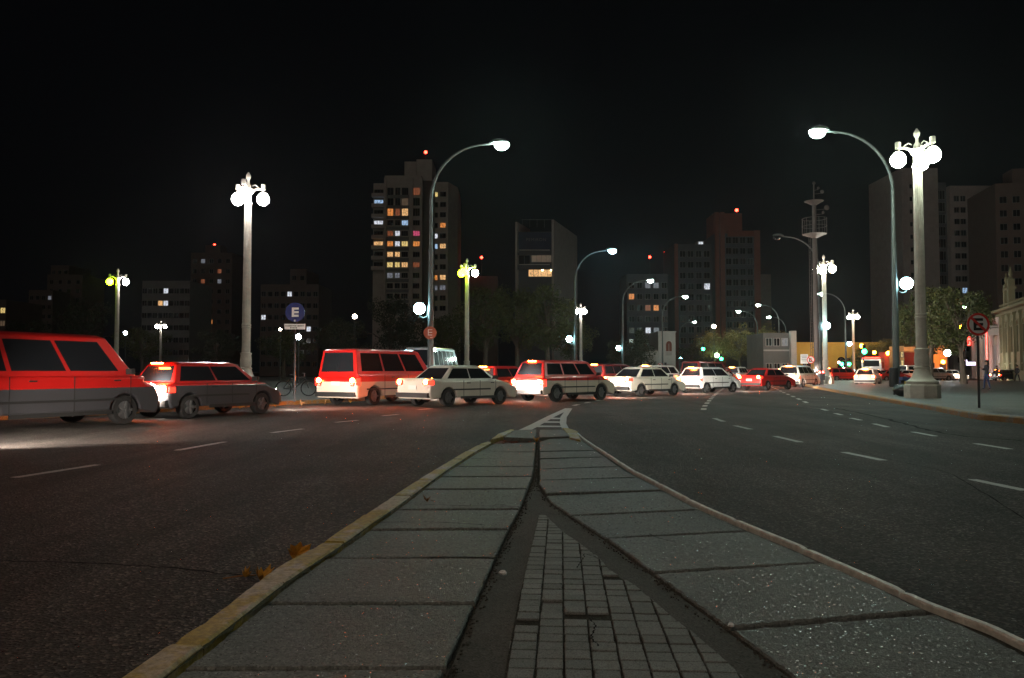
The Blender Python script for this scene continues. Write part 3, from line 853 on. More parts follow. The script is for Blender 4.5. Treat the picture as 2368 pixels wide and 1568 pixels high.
post_lamp(820, 732, 120, "pinkish lamp on the dark trees left of the apartment tower", 'lamp_smallw', 0.36)
post_lamp(290, 770, 100, "small white lamp low at the left by the lime column", 'lamp_small', 0.24)
post_lamp(1657, 822, 150, "green-white lamp under the roadside trees", 'lamp_smallg', 0.42)
post_lamp(1650, 755, 149, "yellowish lamp shining at the top of the roadside tree", 'lamp_smallw', 0.40)
post_lamp(2229, 710, 90, "greenish lamp high in front of the balconied tower", 'lamp_smallg', 0.2)
post_lamp(2217, 770, 85, "white lamp beside the leaning tree", 'lamp_small', 0.17)
post_lamp(2190, 816, 100, "bright white lamp by the orange-lit wall", 'lamp_small', 0.42)
for (x, y, Y, rr, lb) in ((1992, 800, 118, 0.3, "orange lamp left of the big green signal"), (2021, 815, 118, 0.24, "orange lamp above the bus"),
                          (2053, 817, 118, 0.3, "orange lamp in the trees left of the near street lamp"), (2220, 757, 88, 0.2, "orange lamp left of the no parking sign"),
                          (2180, 859 - 22, 110.2, 0.26, "orange lamp low on the orange-lit wall"), (1939, 838, 108, 0.13, "small upper yellow lamp by the yellow building"),
                          (1950, 851, 109, 0.11, "small lower yellow lamp by the yellow building")):
    post_lamp(x, y, Y, lb, 'sodium' if 'yellow' not in lb else 'lamp_smallw', rr, name="sodium_lamp", group="sodium lamps beyond the plaza")

def signal(px, py, Y, label, h_extra=0.0, matname='sig_green', big=1.0, group="green traffic signals"):
    p = at(px, py, Y); root = empty("traffic_light", (p.x, p.y, PAV)); tag(root, label, "traffic light", group)
    h = p.z - PAV
    m = MB(); m.tube([(0, 0.12, 0), (0, 0.12, h + 0.7)], 0.06, 8); m.build("post", 'dark_metal', root)
    m = MB(); m.box((0, 0, h + 0.28), (0.34, 0.2, 1.0)); 
    for k in range(3): m.tube([(0, -0.1, h + 0.28 * k), (0, -0.28, h + 0.28 * k - 0.02)], 0.13, 10, cap=False)
    m.build("housing", 'dark_metal', root)
    m = MB(); m.ball((0, -0.12, h), 0.19 * big, 12, 6, 0, (1, 0.45, 1)); m.build("green_lens" if matname == 'sig_green' else "red_lens", matname, root, smooth=True)
    for k in (1, 2):
        m = MB(); m.ball((0, -0.1, h + 0.28 * k), 0.1, 10, 5, 0, (1, 0.3, 1)); m.build("unlit_lens", 'glass', root, smooth=True)
signal(1997, 813, 88, "largest green traffic light above the bus", big=1.5)
signal(1945, 842, 100, "left of the two low green traffic lights by the yellow building", big=1.2)
signal(1962, 842, 99, "right of the two low green traffic lights by the yellow building", big=1.2)
signal(1625, 807, 120, "green traffic light left of the roadside trees", big=1.3)
signal(1667, 830, 118, "green traffic light under the roadside trees", big=1.3)
signal(1538, 850, 120, "tiny green traffic light in front of the white arched house", big=0.9)

# ------------------------------------------------------------------ signs
M['sign_blue'] = mat("sign_blue", (0.012, 0.025, 0.16), 0.25)
M['sign_white'] = mat("sign_white", (0.82, 0.82, 0.80), 0.45)
M['sign_red'] = mat("sign_red", (0.75, 0.045, 0.035), 0.45)
M['sign_black'] = mat("sign_black", (0.015, 0.015, 0.015), 0.5)
M['sign_orange'] = mat("sign_faded_red", (0.42, 0.10, 0.05), 0.6, var=0.1)
def disc(mb, r_, y, mi=0, n=40, th=0.012, z=0.0):
    vs = []; 
    for yy in (y, y + th):
        vs += [(r_ * math.cos(2 * math.pi * k / n), yy, z + r_ * math.sin(2 * math.pi * k / n)) for k in range(n)]
    fs = [tuple(range(n)), tuple(reversed(range(n, 2 * n)))] + [(k, n + k, n + (k + 1) % n, (k + 1) % n) for k in range(n)]
    mb.add(vs, fs, mi)
def letterE(mb, w_, h_, t, y, z=0.0, x=0.0, mi=0):
    mb.box((x - w_ / 2 + t / 2, y, z), (t, 0.006, h_), mi)
    for zz in (h_ / 2 - t / 2, 0, -h_ / 2 + t / 2):
        mb.box((x + t / 2, y, z + zz), (w_ - t, 0.006, t * 0.95), mi)
def e_sign(px, pyc, Y, dia, label, style, z0=PAV, post=True, rz=0.0):
    p = at(px, pyc, Y); root = empty("parking_sign", (p.x, p.y, z0), rz); tag(root, label, "road sign", None)
    h = p.z - z0
    if post:
        m = MB(); m.tube([(0, 0.05, 0), (0, 0.05, h + dia * 0.3)], 0.035, 8); m.build("post", 'dark_metal', root)
    r_ = dia / 2
    if style == 'no':
        m = MB(); disc(m, r_, -0.004, th=0.01, z=h); m.build("plate", 'sign_white', root)
        m = MB(); n = 44; vs = []
        for rr, yy in ((r_, -0.010), (r_ * 0.80, -0.010)): vs += [(rr * math.cos(2 * math.pi * k / n), yy, h + rr * math.sin(2 * math.pi * k / n)) for k in range(n)]
        m.add(vs, [(k, (k + 1) % n, n + (k + 1) % n, n + k) for k in range(n)])
        m.box((0, -0.016, h), (dia * 0.86, 0.004, dia * 0.11), rot=Matrix.Rotation(R(43), 3, 'Y')); m.build("ring", 'sign_red', root)
        m = MB(); letterE(m, dia * 0.42, dia * 0.54, dia * 0.12, -0.009, h); m.build("letter", 'sign_black', root)
    elif style == 'yes':
        m = MB(); disc(m, r_, -0.004, th=0.012, z=h); m.build("plate", 'sign_blue', root)
        m = MB(); letterE(m, dia * 0.35, dia * 0.48, dia * 0.115, -0.01, h + dia * 0.0, 0.01); m.box((0, -0.01, h - r_ * 0.86), (0.07, 0.006, 0.06)); m.build("letter", 'sign_white', root)
    else:
        m = MB(); disc(m, r_, -0.16, th=0.012, z=h); m.build("plate", 'sign_orange', root)
        m = MB(); letterE(m, dia * 0.33, dia * 0.46, dia * 0.05, -0.166, h + 0.02)
        for k in range(3): m.box((0.02 + 0.04 * k, -0.166, h - r_ * 0.72), (0.025, 0.006, 0.03))
        m.build("letter", 'sign_white', root)
    return root, h
e_sign(2261, 750, 22.6, 0.66, "round white no parking E sign with red ring on black post, right plaza", 'no')
rt, hh = e_sign(682, 722, 27.0, 0.68, "round blue E parking sign with white text plate behind the left kerb", 'yes')
m = MB(); m.box((0, -0.005, hh - 0.50), (0.72, 0.012, 0.19)); m.build("text_plate", 'sign_white', rt)
m = MB()
for k in range(15): m.box((-0.31 + 0.043 * k, -0.014, hh - 0.475), (random.uniform(0.018, 0.034), 0.004, random.uniform(0.035, 0.05)))
for k in range(5): m.box((-0.14 + 0.05 * k, -0.014, hh - 0.545), (0.034, 0.004, 0.04))
m.build("plate_text", 'sign_black', rt)
e_sign(995, 770, 37.6, 0.62, "round faded red sign with thin white E on the post of the tower-side lamp", 'thin', post=False)
e_sign(1874, 832, 62, 0.62, "small no parking E sign on thin post by the antenna mast", 'no')
rt = empty("notice_board", (X_at(1859.5, 62.5), 62.5, PAV)); tag(rt, "blank white rectangular notice on a thin post left of the small E sign", "notice")
m = MB(); m.tube([(0.05, 0.04, 0), (0.05, 0.04, 2.4)], 0.03, 8); m.build("post", 'dark_metal', rt)
m = MB(); m.box((0, 0, 2.05), (0.6, 0.02, 0.75)); m.build("plate", 'sign_white', rt)
m = MB()
for k in range(4): m.box((0, -0.013, 2.28 - 0.13 * k), (0.44 - 0.05 * (k % 2), 0.004, 0.03))
m.build("plate_text", 'sign_black', rt)
e_sign(1526, 845, 94, 0.62, "tiny no parking E sign in front of the white arched house", 'no')
for px, lb in ((1894, "left dark signal bollard with red lamp by the warm lamp column"), (1902, "right dark signal bollard with red lamp by the warm lamp column")):
    rt = empty("signal_bollard", (X_at(px, 61), 61, PAV)); tag(rt, lb, "bollard", "red-lamped bollards")
    m = MB(); m.tube([(0, 0, 0), (0, 0, 0.4)], 0.05, 8); m.box((0, 0, 0.72), (0.24, 0.2, 0.7)); m.build("housing", 'dark_metal', rt)
    m = MB(); m.ball((0, -0.1, 1.0), 0.1, 10, 5, 0, (1, 0.4, 1)); m.build("red_lens", 'sig_red', rt)

# ------------------------------------------------------------------ antenna mast
Ym = 63; rt = empty("antenna_mast", (X_at(1888, Ym), Ym, PAV)); tag(rt, "tall pinkish antenna mast with two railed platforms and a side ladder", "mast")
m = MB(); m.tube([(0, 0, 0), (0, 0, 8), (0, 0, 14.6)], [0.21, 0.2, 0.16], 16); m.tube([(0, 0, 14.6), (0, 0, 16.3)], [0.06, 0.04], 8); m.build("pole", 'mast', rt, smooth=True)
def platform(z, r_, rail):
    m = MB(); m.lathe([(0.18, -0.34), (r_ * 0.9, -0.05), (r_, -0.03), (r_, 0.0)], 16, (0, 0, z)); m.build("platform", 'mast', rt)
    if rail:
        m = MB()
        for k in range(12):
            a = 2 * math.pi * k / 12; m.tube([(r_ * math.cos(a), r_ * math.sin(a), z), (r_ * math.cos(a), r_ * math.sin(a), z + rail)], 0.02, 5)
        for zz in (rail * 0.5, rail): m.tube([(r_ * math.cos(a), r_ * math.sin(a), z + zz) for a in [2 * math.pi * k / 24 for k in range(25)]], 0.022, 5)
        m.build("railing", 'mast', rt)
platform(12.2, 0.95, 1.25); platform(14.9, 0.75, 0)
m = MB()
for sx in (-0.5, -0.36): m.tube([(sx, -0.1, 0.6), (sx, -0.1, 12.0)], 0.02, 5)
for k in range(38): m.tube([(-0.5, -0.1, 0.8 + k * 0.3), (-0.36, -0.1, 0.8 + k * 0.3)], 0.012, 4)
for k in range(6): m.tube([(-0.36, -0.1, 1 + 2 * k), (-0.2, 0, 1 + 2 * k)], 0.02, 4)
m.build("ladder", 'mast', rt)
for (x, z, r_) in ((0.9, 14.3, 0.22), (0.55, 15.6, 0.16), (-0.1, 16.3, 0.14), (0.25, 15.9, 0.12), (0.6, 13.9, 0.12)):
    m = MB(); m.tube([(0, -0.1, z - 0.15), (x, -0.25, z - 0.1)], 0.025, 5); m.ball((x, -0.3, z), r_, 12, 5, 0, (1, 0.35, 1)); m.build("antenna", 'mast', rt, smooth=True)

# ------------------------------------------------------------------ street furniture by the near column
bag = MB(); bag.ball((0, 0, 0), 0.34, 26, 14)
for i, v in enumerate(bag.v):
    a = math.atan2(v[1], v[0]); rr = 1 + 0.08 * math.sin(a * 7 + v[2] * 9) + 0.05 * math.sin(a * 13) + random.uniform(-0.03, 0.03)
    bag.v[i] = (v[0] * rr * 1.1, v[1] * rr, v[2] * (0.85 if v[2] < 0 else 0.8) + 0.28)
bag.lathe([(0.10, 0.5), (0.05, 0.58), (0.12, 0.68), (0.02, 0.66)], 10)
p = gp(2076, 916, PAV); o = bag.build("rubbish_bag", 'black_plastic', smooth=True, loc=(p.x, p.y - 0.4, PAV)); tag(o, "knotted black rubbish bag at the foot of the near street lamp", "rubbish bag")
rt = empty("litter_bin", (X_at(2066, 35.2), 35.2, PAV)); tag(rt, "dark cylindrical litter bin strapped to the near street lamp", "litter bin")
m = MB(); m.lathe([(0.17, 0.35), (0.2, 0.4), (0.2, 1.2), (0.18, 1.22), (0.16, 1.1)], 16); m.build("bin_body", 'dark_metal', rt, smooth=True)
m = MB(); m.box((0.1, 0.1, 0.9), (0.1, 0.3, 0.05)); m.tube([(0, 0, 0), (0, 0, 0.36)], 0.04, 8); m.build("bracket", 'dark_metal', rt)
M['blue_box'] = mat("blue_box", (0.03, 0.07, 0.2), 0.5); M['yellow_lab'] = mat("yellow_label", (0.6, 0.42, 0.03), 0.5)
rt = empty("recycling_box", (X_at(2091, 33.8), 33.8, PAV)); tag(rt, "small blue box with yellow label between street lamp and column base", "box")
m = MB(); m.box((0, 0, 0.38), (0.34, 0.3, 0.76)); m.box((0, 0, 0.78), (0.37, 0.33, 0.04)); m.build("box_body", 'blue_box', rt)
m = MB(); m.box((0.0, -0.155, 0.5), (0.2, 0.008, 0.24)); m.build("label", 'yellow_lab', rt)

# ------------------------------------------------------------------ vehicles
def paint(name, col, metal=0.0, rough=0.3): 
    M[name] = mat(name, col, rough, metal, coat=0.6, var=0.06, scale=1.5); return name
for n_, c_, mt in (('car_red', (0.36, 0.012, 0.01), 0.0), ('car_cream', (0.62, 0.57, 0.49), 0), ('car_white', (0.66, 0.66, 0.65), 0), ('car_silver', (0.42, 0.43, 0.44), 0.7),
                   ('car_dark', (0.03, 0.032, 0.038), 0.3), ('car_blue', (0.02, 0.03, 0.12), 0.3), ('car_maroon', (0.14, 0.012, 0.012), 0.1)): paint(n_, c_, mt)
def two_tone(name, top, low, z_):
    m = mat(name, top, 0.3, coat=0.6); nt = m.node_tree; tc = nt.nodes.new("ShaderNodeTexCoord"); sx = nt.nodes.new("ShaderNodeSeparateXYZ"); gt = nt.nodes.new("ShaderNodeMath"); gt.operation = 'GREATER_THAN'
    mx = nt.nodes.new("ShaderNodeMix"); mx.data_type = 'RGBA'; mx.inputs[6].default_value = (*low, 1); mx.inputs[7].default_value = (*top, 1); gt.inputs[1].default_value = z_
    nt.links.new(tc.outputs["Object"], sx.inputs[0]); nt.links.new(sx.outputs[2], gt.inputs[0]); nt.links.new(gt.outputs[0], mx.inputs[0]); nt.links.new(mx.outputs[2], nt.nodes["Principled BSDF"].inputs["Base Color"]); M[name] = m
two_tone('red_over_grey', (0.50, 0.012, 0.010), (0.05, 0.05, 0.055), 0.84)
two_tone('red_over_cream', (0.50, 0.012, 0.010), (0.66, 0.56, 0.46), 0.84)
def make_vehicle(kind):
    K = {'hatch': dict(L=3.9, W=1.66, H=1.46, belt=0.92, hood=0.92, tail=0.90, g=(0.16, 0.45, 2.45, 3.05), wb=(0.66, 3.15), r=0.30),
         'sedan': dict(L=4.4, W=1.72, H=1.43, belt=0.92, hood=0.90, tail=0.98, g=(0.62, 1.25, 2.75, 3.35), wb=(0.90, 3.50), r=0.31),
         'wagon': dict(L=4.5, W=1.78, H=1.66, belt=1.02, hood=1.0, tail=0.98, g=(0.10, 0.34, 3.05, 3.55), wb=(0.85, 3.60), r=0.34),
         'van': dict(L=5.1, W=1.92, H=2.02, belt=1.12, hood=1.12, tail=1.0, g=(0.05, 0.16, 3.75, 4.45), wb=(0.98, 4.15), r=0.33),
         'minibus': dict(L=6.2, W=2.05, H=2.55, belt=1.30, hood=1.25, tail=1.2, g=(0.05, 0.18, 5.0, 5.6), wb=(1.3, 5.1), r=0.37)}[kind]
    L, W, Hh, belt, hood, tail, g_, wb, wr = (K[k] for k in ('L', 'W', 'H', 'belt', 'hood', 'tail', 'g', 'wb', 'r'))
    root = empty("parked_vehicle", (0, 0, 0)); o_ = -L / 2
    ar = wr + 0.06
    out = [(0.06, 0.26), (0.0, 0.42), (0.0, 0.62), (0.03, tail - 0.06), (0.09, tail), (g_[0] + 0.05, belt), (g_[3], belt), (g_[3] + 0.25, hood - 0.03),
           (L - 0.45, hood - 0.12), (L - 0.12, hood - 0.24), (L, 0.58), (L, 0.36), (L - 0.08, 0.22)]
    for cx_ in (wb[1], wb[0]):
        for k in range(0, 9):
            a = math.pi * k / 8
            out.append((cx_ + ar * math.cos(a), max(0.22, wr + ar * math.sin(a) * 0.96)))
    out = [(x + o_, z) for x, z in out]
    m = MB(); layers = []
    for y, ins in ((-W / 2, 1), (-W / 2 + 0.07, 0), (W / 2 - 0.07, 0), (W / 2, 1)):
        lay = []
        for i, (x, z) in enumerate(out):
            zz = z - (0.05 * ins if z > 0.7 and i < 10 else 0); xx = x * (1 - 0.022 * ins) if i < 13 else x
            lay.append((xx, y, zz))
        layers.append(lay)
    n = len(out); vs = [v for l in layers for v in l]; fs = [tuple(range(n)), tuple(reversed(range(3 * n, 4 * n)))]
    for l in range(3):
        for k in range(n): fs.append((l * n + k, l * n + n + k, l * n + n + (k + 1) % n, l * n + (k + 1) % n))
    m.add(vs, fs)
    # cabin
    yb, yt = W / 2 - 0.05, W / 2 - (0.2 if kind in ('van', 'minibus') else 0.27)
    gx = [x + o_ for x in g_]
    ring0 = [(gx[0] + 0.02, -yb, belt - 0.03), (gx[3], -yb, belt - 0.03), (gx[3], yb, belt - 0.03), (gx[0] + 0.02, yb, belt - 0.03)]
    ring1 = [(gx[1], -yt, Hh - 0.07), (gx[2], -yt, Hh - 0.07), (gx[2], yt, Hh - 0.07), (gx[1], yt, Hh - 0.07)]
    ring2 = [(gx[1] + 0.12, -yt + 0.12, Hh - 0.012), (gx[2] - 0.18, -yt + 0.12, Hh - 0.012), (gx[2] - 0.18, yt - 0.12, Hh - 0.012), (gx[1] + 0.12, yt - 0.12, Hh - 0.012)]
    fs = []
    for l in range(2):
        for k in range(4): fs.append((l * 4 + k, l * 4 + (k + 1) % 4, l * 4 + 4 + (k + 1) % 4, l * 4 + 4 + k))
    fs.append((8, 9, 10, 11)); m.add(ring0 + ring1 + ring2, fs)
    bo = m.build("body", 'car_white', root, smooth=True)
    bv = bo.modifiers.new("rounded", 'BEVEL'); bv.width = 0.045; bv.segments = 3; bv.limit_method = 'ANGLE'; bv.angle_limit = R(28)
    def panel(nm, q, a0, a1, b0, b1, off, matn='glass'):
        # q: four corners (bottom a, bottom b, top b, top a); sub-rectangle in it
        q = [Vector(v) for v in q]; nrm = (q[1] - q[0]).cross(q[3] - q[0]).normalized()
        if nrm.dot(q[0] - Vector((0, 0, belt))) < 0: nrm = -nrm
        def P(a, b_): return q[0].lerp(q[1], a).lerp(q[3].lerp(q[2], a), b_)
        c = [P(a0, b0), P(a1, b0), P(a1, b1), P(a0, b1)]
        mm = MB(); mm.add([v + nrm * off for v in c] + [v - nrm * 0.01 for v in c], [(0, 1, 2, 3), (0, 1, 5, 4), (1, 2, 6, 5), (2, 3, 7, 6), (3, 0, 4, 7)])
        return mm.build(nm, matn, root)
    panel("rear_window", (ring0[3], ring0[0], ring1[0], ring1[3]), 0.08, 0.92, 0.12, 0.9, 0.008)
    panel("windscreen", (ring0[1], ring0[2], ring1[2], ring1[1]), 0.05, 0.95, 0.08, 0.94, 0.008)
    nw = 3 if kind in ('wagon', 'van') else (5 if kind == 'minibus' else 2)
    for sd in (-1, 1):
        qq = (ring0[0], ring0[1], ring1[1], ring1[0]) if sd < 0 else (ring0[3], ring0[2], ring1[2], ring1[3])
        for k in range(nw):
            panel("side_window", qq, 0.06 + 0.88 * k / nw, 0.06 + 0.88 * (k + 1) / nw - 0.025, 0.14, 0.88, 0.008)
    tz = tail - 0.12 if kind != 'van' else 0.95
    for sd in (-1, 1):
        t = MB(); hgt = 0.16 if kind in ('sedan', 'hatch') else 0.30
        tw_ = 0.26 if kind in ('sedan', 'hatch') else 0.17; zc_ = tz - 0.02 - hgt / 2 + 0.06
        t.box((o_ - 0.005, sd * (W / 2 - 0.19), zc_), (0.05, tw_, hgt), 1)
        t.box((o_ + 0.09, sd * (W / 2 - 0.012), zc_), (0.18, 0.05, hgt * 0.85), 1)
        t.ball((o_ - 0.02, sd * (W / 2 - 0.18), zc_ + hgt * 0.16), 0.105, 12, 6, 0, (0.35, 1.05, 0.85))
        t.box((o_ - 0.032, sd * (W / 2 - 0.19), zc_ - hgt * 0.33), (0.012, tw_ * 0.8, hgt * 0.16), 2)
        t.build("tail_light", ['tail_red', 'tail_glow', 'plate'], root)
        t = MB(); t.ball((L / 2 - 0.09, sd * (W / 2 - 0.24), hood - 0.30), 0.12, 10, 6, 0, (0.8, 1.3, 0.8)); t.build("headlight", 'head', root)
        t = MB(); t.box((gx[3] - 0.25, sd * (W / 2 + 0.07), belt + 0.08), (0.1, 0.18, 0.12)); t.box((gx[3] - 0.24, sd * (W / 2 - 0.03), belt + 0.03), (0.04, 0.1, 0.04)); t.build("mirror", 'trim', root)
        for k in ((1, 2) if kind != 'minibus' else (1, 4)):
            xx = gx[0] + (gx[3] - gx[0]) * (k * 0.44) if kind != 'minibus' else gx[0] + k
            t = MB(); t.box((xx, sd * (W / 2 + 0.006), belt - 0.12), (0.16, 0.03, 0.03)); t.build("door_handle", 'trim', root)
    t = MB(); t.box((o_ + 0.3, 0, Hh - 0.05), (0.04, 0.4, 0.03)) if kind != 'sedan' else t.box((gx[0] + 0.12, 0, belt + 0.03), (0.06, 0.36, 0.035)); t.build("high_brake_light", 'tail_red', root)
    t = MB(); t.box((o_ - 0.012, 0, 0.66 if kind in ('sedan', 'hatch') else 0.78), (0.02, 0.40, 0.14)); t.build("number_plate", 'plate', root)
    t = MB(); t.box((o_ - 0.01, 0, 0.40), (0.12, W * 0.94, 0.16)); t.build("rear_bumper", 'trim', root)
    t = MB(); t.box((L / 2 + 0.0, 0, 0.40), (0.10, W * 0.92, 0.18)); t.build("front_bumper", 'trim', root)
    for sd in (-1, 1):
        t = MB(); nd = 2 if kind in ('hatch', 'sedan', 'van') else 3
        for k in range(nd + 1):
            xx = gx[0] + 0.25 + (gx[3] - gx[0] - 0.35) * (0.30 + 0.68 * k / nd)
            t.box((xx, sd * (W / 2 + 0.001), (belt + 0.32) / 2), (0.014, 0.012, belt - 0.38))
        t.box((0.1, sd * (W / 2 + 0.004), 0.30), (L - wb[0] - (L - wb[1]) - 0.9, 0.03, 0.09)); t.box((gx[0] * 0.45 + gx[3] * 0.45, sd * (W / 2 + 0.006), 0.58), (gx[3] - gx[0] - 0.9, 0.02, 0.05))
        t.build("door_seams", 'trim', root)
    for cx_ in wb:
        for sd in (-1, 1):
            wm = MB(); vs, fs = [], []
            prof = [(wr * 0.62, 0.10), (wr * 0.95, 0.10), (wr, 0.07), (wr, -0.07), (wr * 0.95, -0.10), (wr * 0.62, -0.10)]
            n2 = 20
            for r_, y in prof:
                vs += [(r_ * math.cos(2 * math.pi * k / n2), y, r_ * math.sin(2 * math.pi * k / n2)) for k in range(n2)]
            for i in range(5):
                for k in range(n2): fs.append((i * n2 + k, i * n2 + (k + 1) % n2, i * n2 + n2 + (k + 1) % n2, i * n2 + n2 + k))
            wm.add(vs, fs); wo = wm.build("wheel", 'rubber', root, smooth=True, loc=(cx_ + o_, sd * (W / 2 - 0.12), wr))
            rm = MB(); disc(rm, wr * 0.63, 0.05 * sd, 0, 16, 0.02)
            for k in range(5):
                a = 2 * math.pi * k / 5
                rm.box((wr * 0.33 * math.cos(a), 0.085 * sd, wr * 0.33 * math.sin(a)), (wr * 0.55, 0.02, 0.06), rot=Matrix.Rotation(-a, 3, 'Y'))
            rm.build("rim", 'rim', wo)
    return root
PROTO = {}
def place_vehicle(kind, x, y, head, color, label, cat, brake=False, z=0.0, lights=True, group="vehicles queueing on the left road"):
    if kind not in PROTO: PROTO[kind] = [make_vehicle(kind), False]
    pr = PROTO[kind]
    if pr[1]: rt = copy_tree(pr[0])
    else: rt = pr[0]; pr[1] = True
    rt.location = (x, y, z); rt.rotation_euler = (0, 0, math.pi / 2 - R(head))
    rt.name = {'hatch': 'hatchback_car', 'sedan': 'sedan_car', 'wagon': 'estate_car', 'van': 'van', 'minibus': 'minibus'}[kind]
    tag(rt, label, cat, group)
    if lights and y < 66:
        dl = bpy.data.lights.new("headlight_beam", 'SPOT'); dl.energy = 1500 if y > 12 else 520; dl.color = (1.0, 0.86, 0.74); dl.spot_size = R(95); dl.spot_blend = 0.8; dl.shadow_soft_size = 0.08
        lo = bpy.data.objects.new("headlight_beam", dl); COL.objects.link(lo); lo.parent = rt
        lo.location = (2.75 if kind in ('van', 'wagon', 'sedan') else 2.3, 0, 0.7); lo.rotation_euler = (0, R(-82), 0)
    for ch in rt.children:
        b_ = ch.name.split('.')[0]
        def setm(mm):
            ch.material_slots[0].link = 'OBJECT'; ch.material_slots[0].material = M[mm]
        if b_ == 'body': setm(color)
        elif b_ in ('tail_light', 'high_brake_light'): setm('tail_brake' if brake else ('tail_red' if lights else 'sign_red'))
        elif b_ == 'headlight': setm('head' if lights else 'glass')
    return rt
V = place_vehicle
V('van', -10.3, 16.7, 25, 'red_over_grey', "nearest van, red above and dark grey below, cut by the left edge of the photo", "van", True)
V('hatch', -8.35, 21.5, 27, 'red_over_grey', "red and grey hatchback just ahead of the nearest red van", "car", True)
V('van', -4.9, 29.6, 30, 'red_over_cream', "red and cream van between the blue E sign and the orange-disc lamp post", "van", True)
V('sedan', -1.9, 28.2, 42, 'car_cream', "cream sedan on the near lane beside the first red and cream van", "car", True)
V('hatch', -0.4, 36.2, 33, 'car_red', "red hatchback ahead of the first red and cream van, far lane", "car", True)
V('wagon', 2.2, 32.6, 46, 'red_over_cream', "red and cream estate car in the middle of the near lane", "car", True)
V('hatch', 2.8, 41.5, 38, 'car_red', "red hatchback ahead of the other red hatchback, far lane", "car", True)
V('sedan', 6.6, 38.8, 48, 'car_cream', "cream sedan ahead of the red and cream estate car", "car", True)
V('wagon', 6.2, 48.0, 42, 'car_maroon', "maroon estate car on the far lane past the road centre", "car", True)
V('hatch', 11.3, 44.8, 50, 'car_white', "white hatchback ahead of the far cream sedan", "car", True)
V('wagon', 10.6, 55.6, 45, 'car_white', "white estate car on the far lane behind the maroon one", "car", True)
V('sedan', 16.8, 51.5, 48, 'car_red', "red sedan leading the near lane before the junction", "car", True)
V('van', 15.8, 63.5, 45, 'car_maroon', "maroon van on the far lane before the junction", "van", True)
V('wagon', 21.8, 59.5, 40, 'car_cream', "cream estate car next to the island-side lane end", "car", True)
V('sedan', -9.6, 9.0, 20, 'car_dark', "sedan added unseen past the left edge, its headlights lighting the left road", "car", True)  # out-of-view car added so its beams warm the left road and vans
V('hatch', -13.2, 8.0, 18, 'car_white', "hatchback added unseen by the left kerb, its headlights lighting the red van", "car", True)  # second out-of-view car, added for its beams on the van sides
far = [('sedan', 19.0, 71, 38, 'car_red', "red sedan between the far-lane maroon van and the queue"), ('hatch', 18.3, 79, 38, 'car_white', "white hatchback at the left of the queue's middle row"), ('wagon', 29.5, 80, 30, 'car_maroon', "maroon estate car in the queue's right file"),
       ('hatch', 23.6, 92, 32, 'car_silver', "silver hatchback deep in the junction queue"), ('sedan', 33.5, 96, 26, 'car_white', "white sedan deep in the queue behind the small E sign"), ('sedan', 30.0, 99, 28, 'car_red', "red sedan deepest in the junction queue"),
       ('hatch', 24.0, 69, 35, 'car_dark', "dark hatchback in the junction queue, left file"), ('sedan', 28.2, 74, 30, 'car_white', "white sedan in the junction queue near the mast"),
       ('wagon', 22.5, 78, 32, 'car_silver', "silver estate car in the junction queue"), ('sedan', 27.0, 84, 30, 'car_red', "red sedan in the junction queue behind the silver car"),
       ('van', 21.5, 88, 35, 'car_white', "white van farthest left in the junction queue"), ('hatch', 32.0, 90, 28, 'car_dark', "dark hatchback under the small E sign"),
       ('sedan', 25.8, 95, 30, 'car_maroon', "maroon sedan at the back of the junction queue"), ('hatch', 30.3, 66.5, 33, 'car_cream', "cream hatchback nearest the plaza kerb tip")]
for k, x, y, h_, c_, lb in far: V(k, x, y, h_, c_, lb, "van" if k == 'van' else "car", True, group="cars queueing at the junction")
cross = [('hatch', 1918, 101, 'car_red', "red hatchback behind the warm lamp column"), ('sedan', 2060, 97.5, 'car_red', "red sedan just left of the near street lamp"), ('van', 2125, 101, 'car_cream', "cream van behind the near stone column"),
         ('sedan', 1880, 98, 'car_silver', "silver sedan behind the antenna mast"), ('wagon', 1948, 97, 'car_red', "red estate car under the two low green signals"),
         ('sedan', 1985, 99, 'car_dark', "dark sedan left of the bus"), ('hatch', 2018, 97, 'car_dark', "dark hatchback in front of the bus's left side"),
         ('sedan', 2096, 98, 'car_white', "white sedan just left of the near stone column"), ('wagon', 2160, 98, 'car_silver', "silver estate car right of the near stone column"),
         ('sedan', 2195, 100, 'car_cream', "cream sedan by the bright white lamp"), ('hatch', 2330, 97, 'car_dark', "dark hatchback passing at the far right")]
for k, px, y, c_, lb in cross:
    V(k, X_at(px, y), y, 78, c_, lb, "car", True, group="cars on the cross street beyond the plaza")
V('minibus', X_at(1002, 50) , 50, 12, 'car_silver', "tall silver minibus parked on the left pavement below the lamp post", "minibus", False, PAV, False, group="parked minibus")

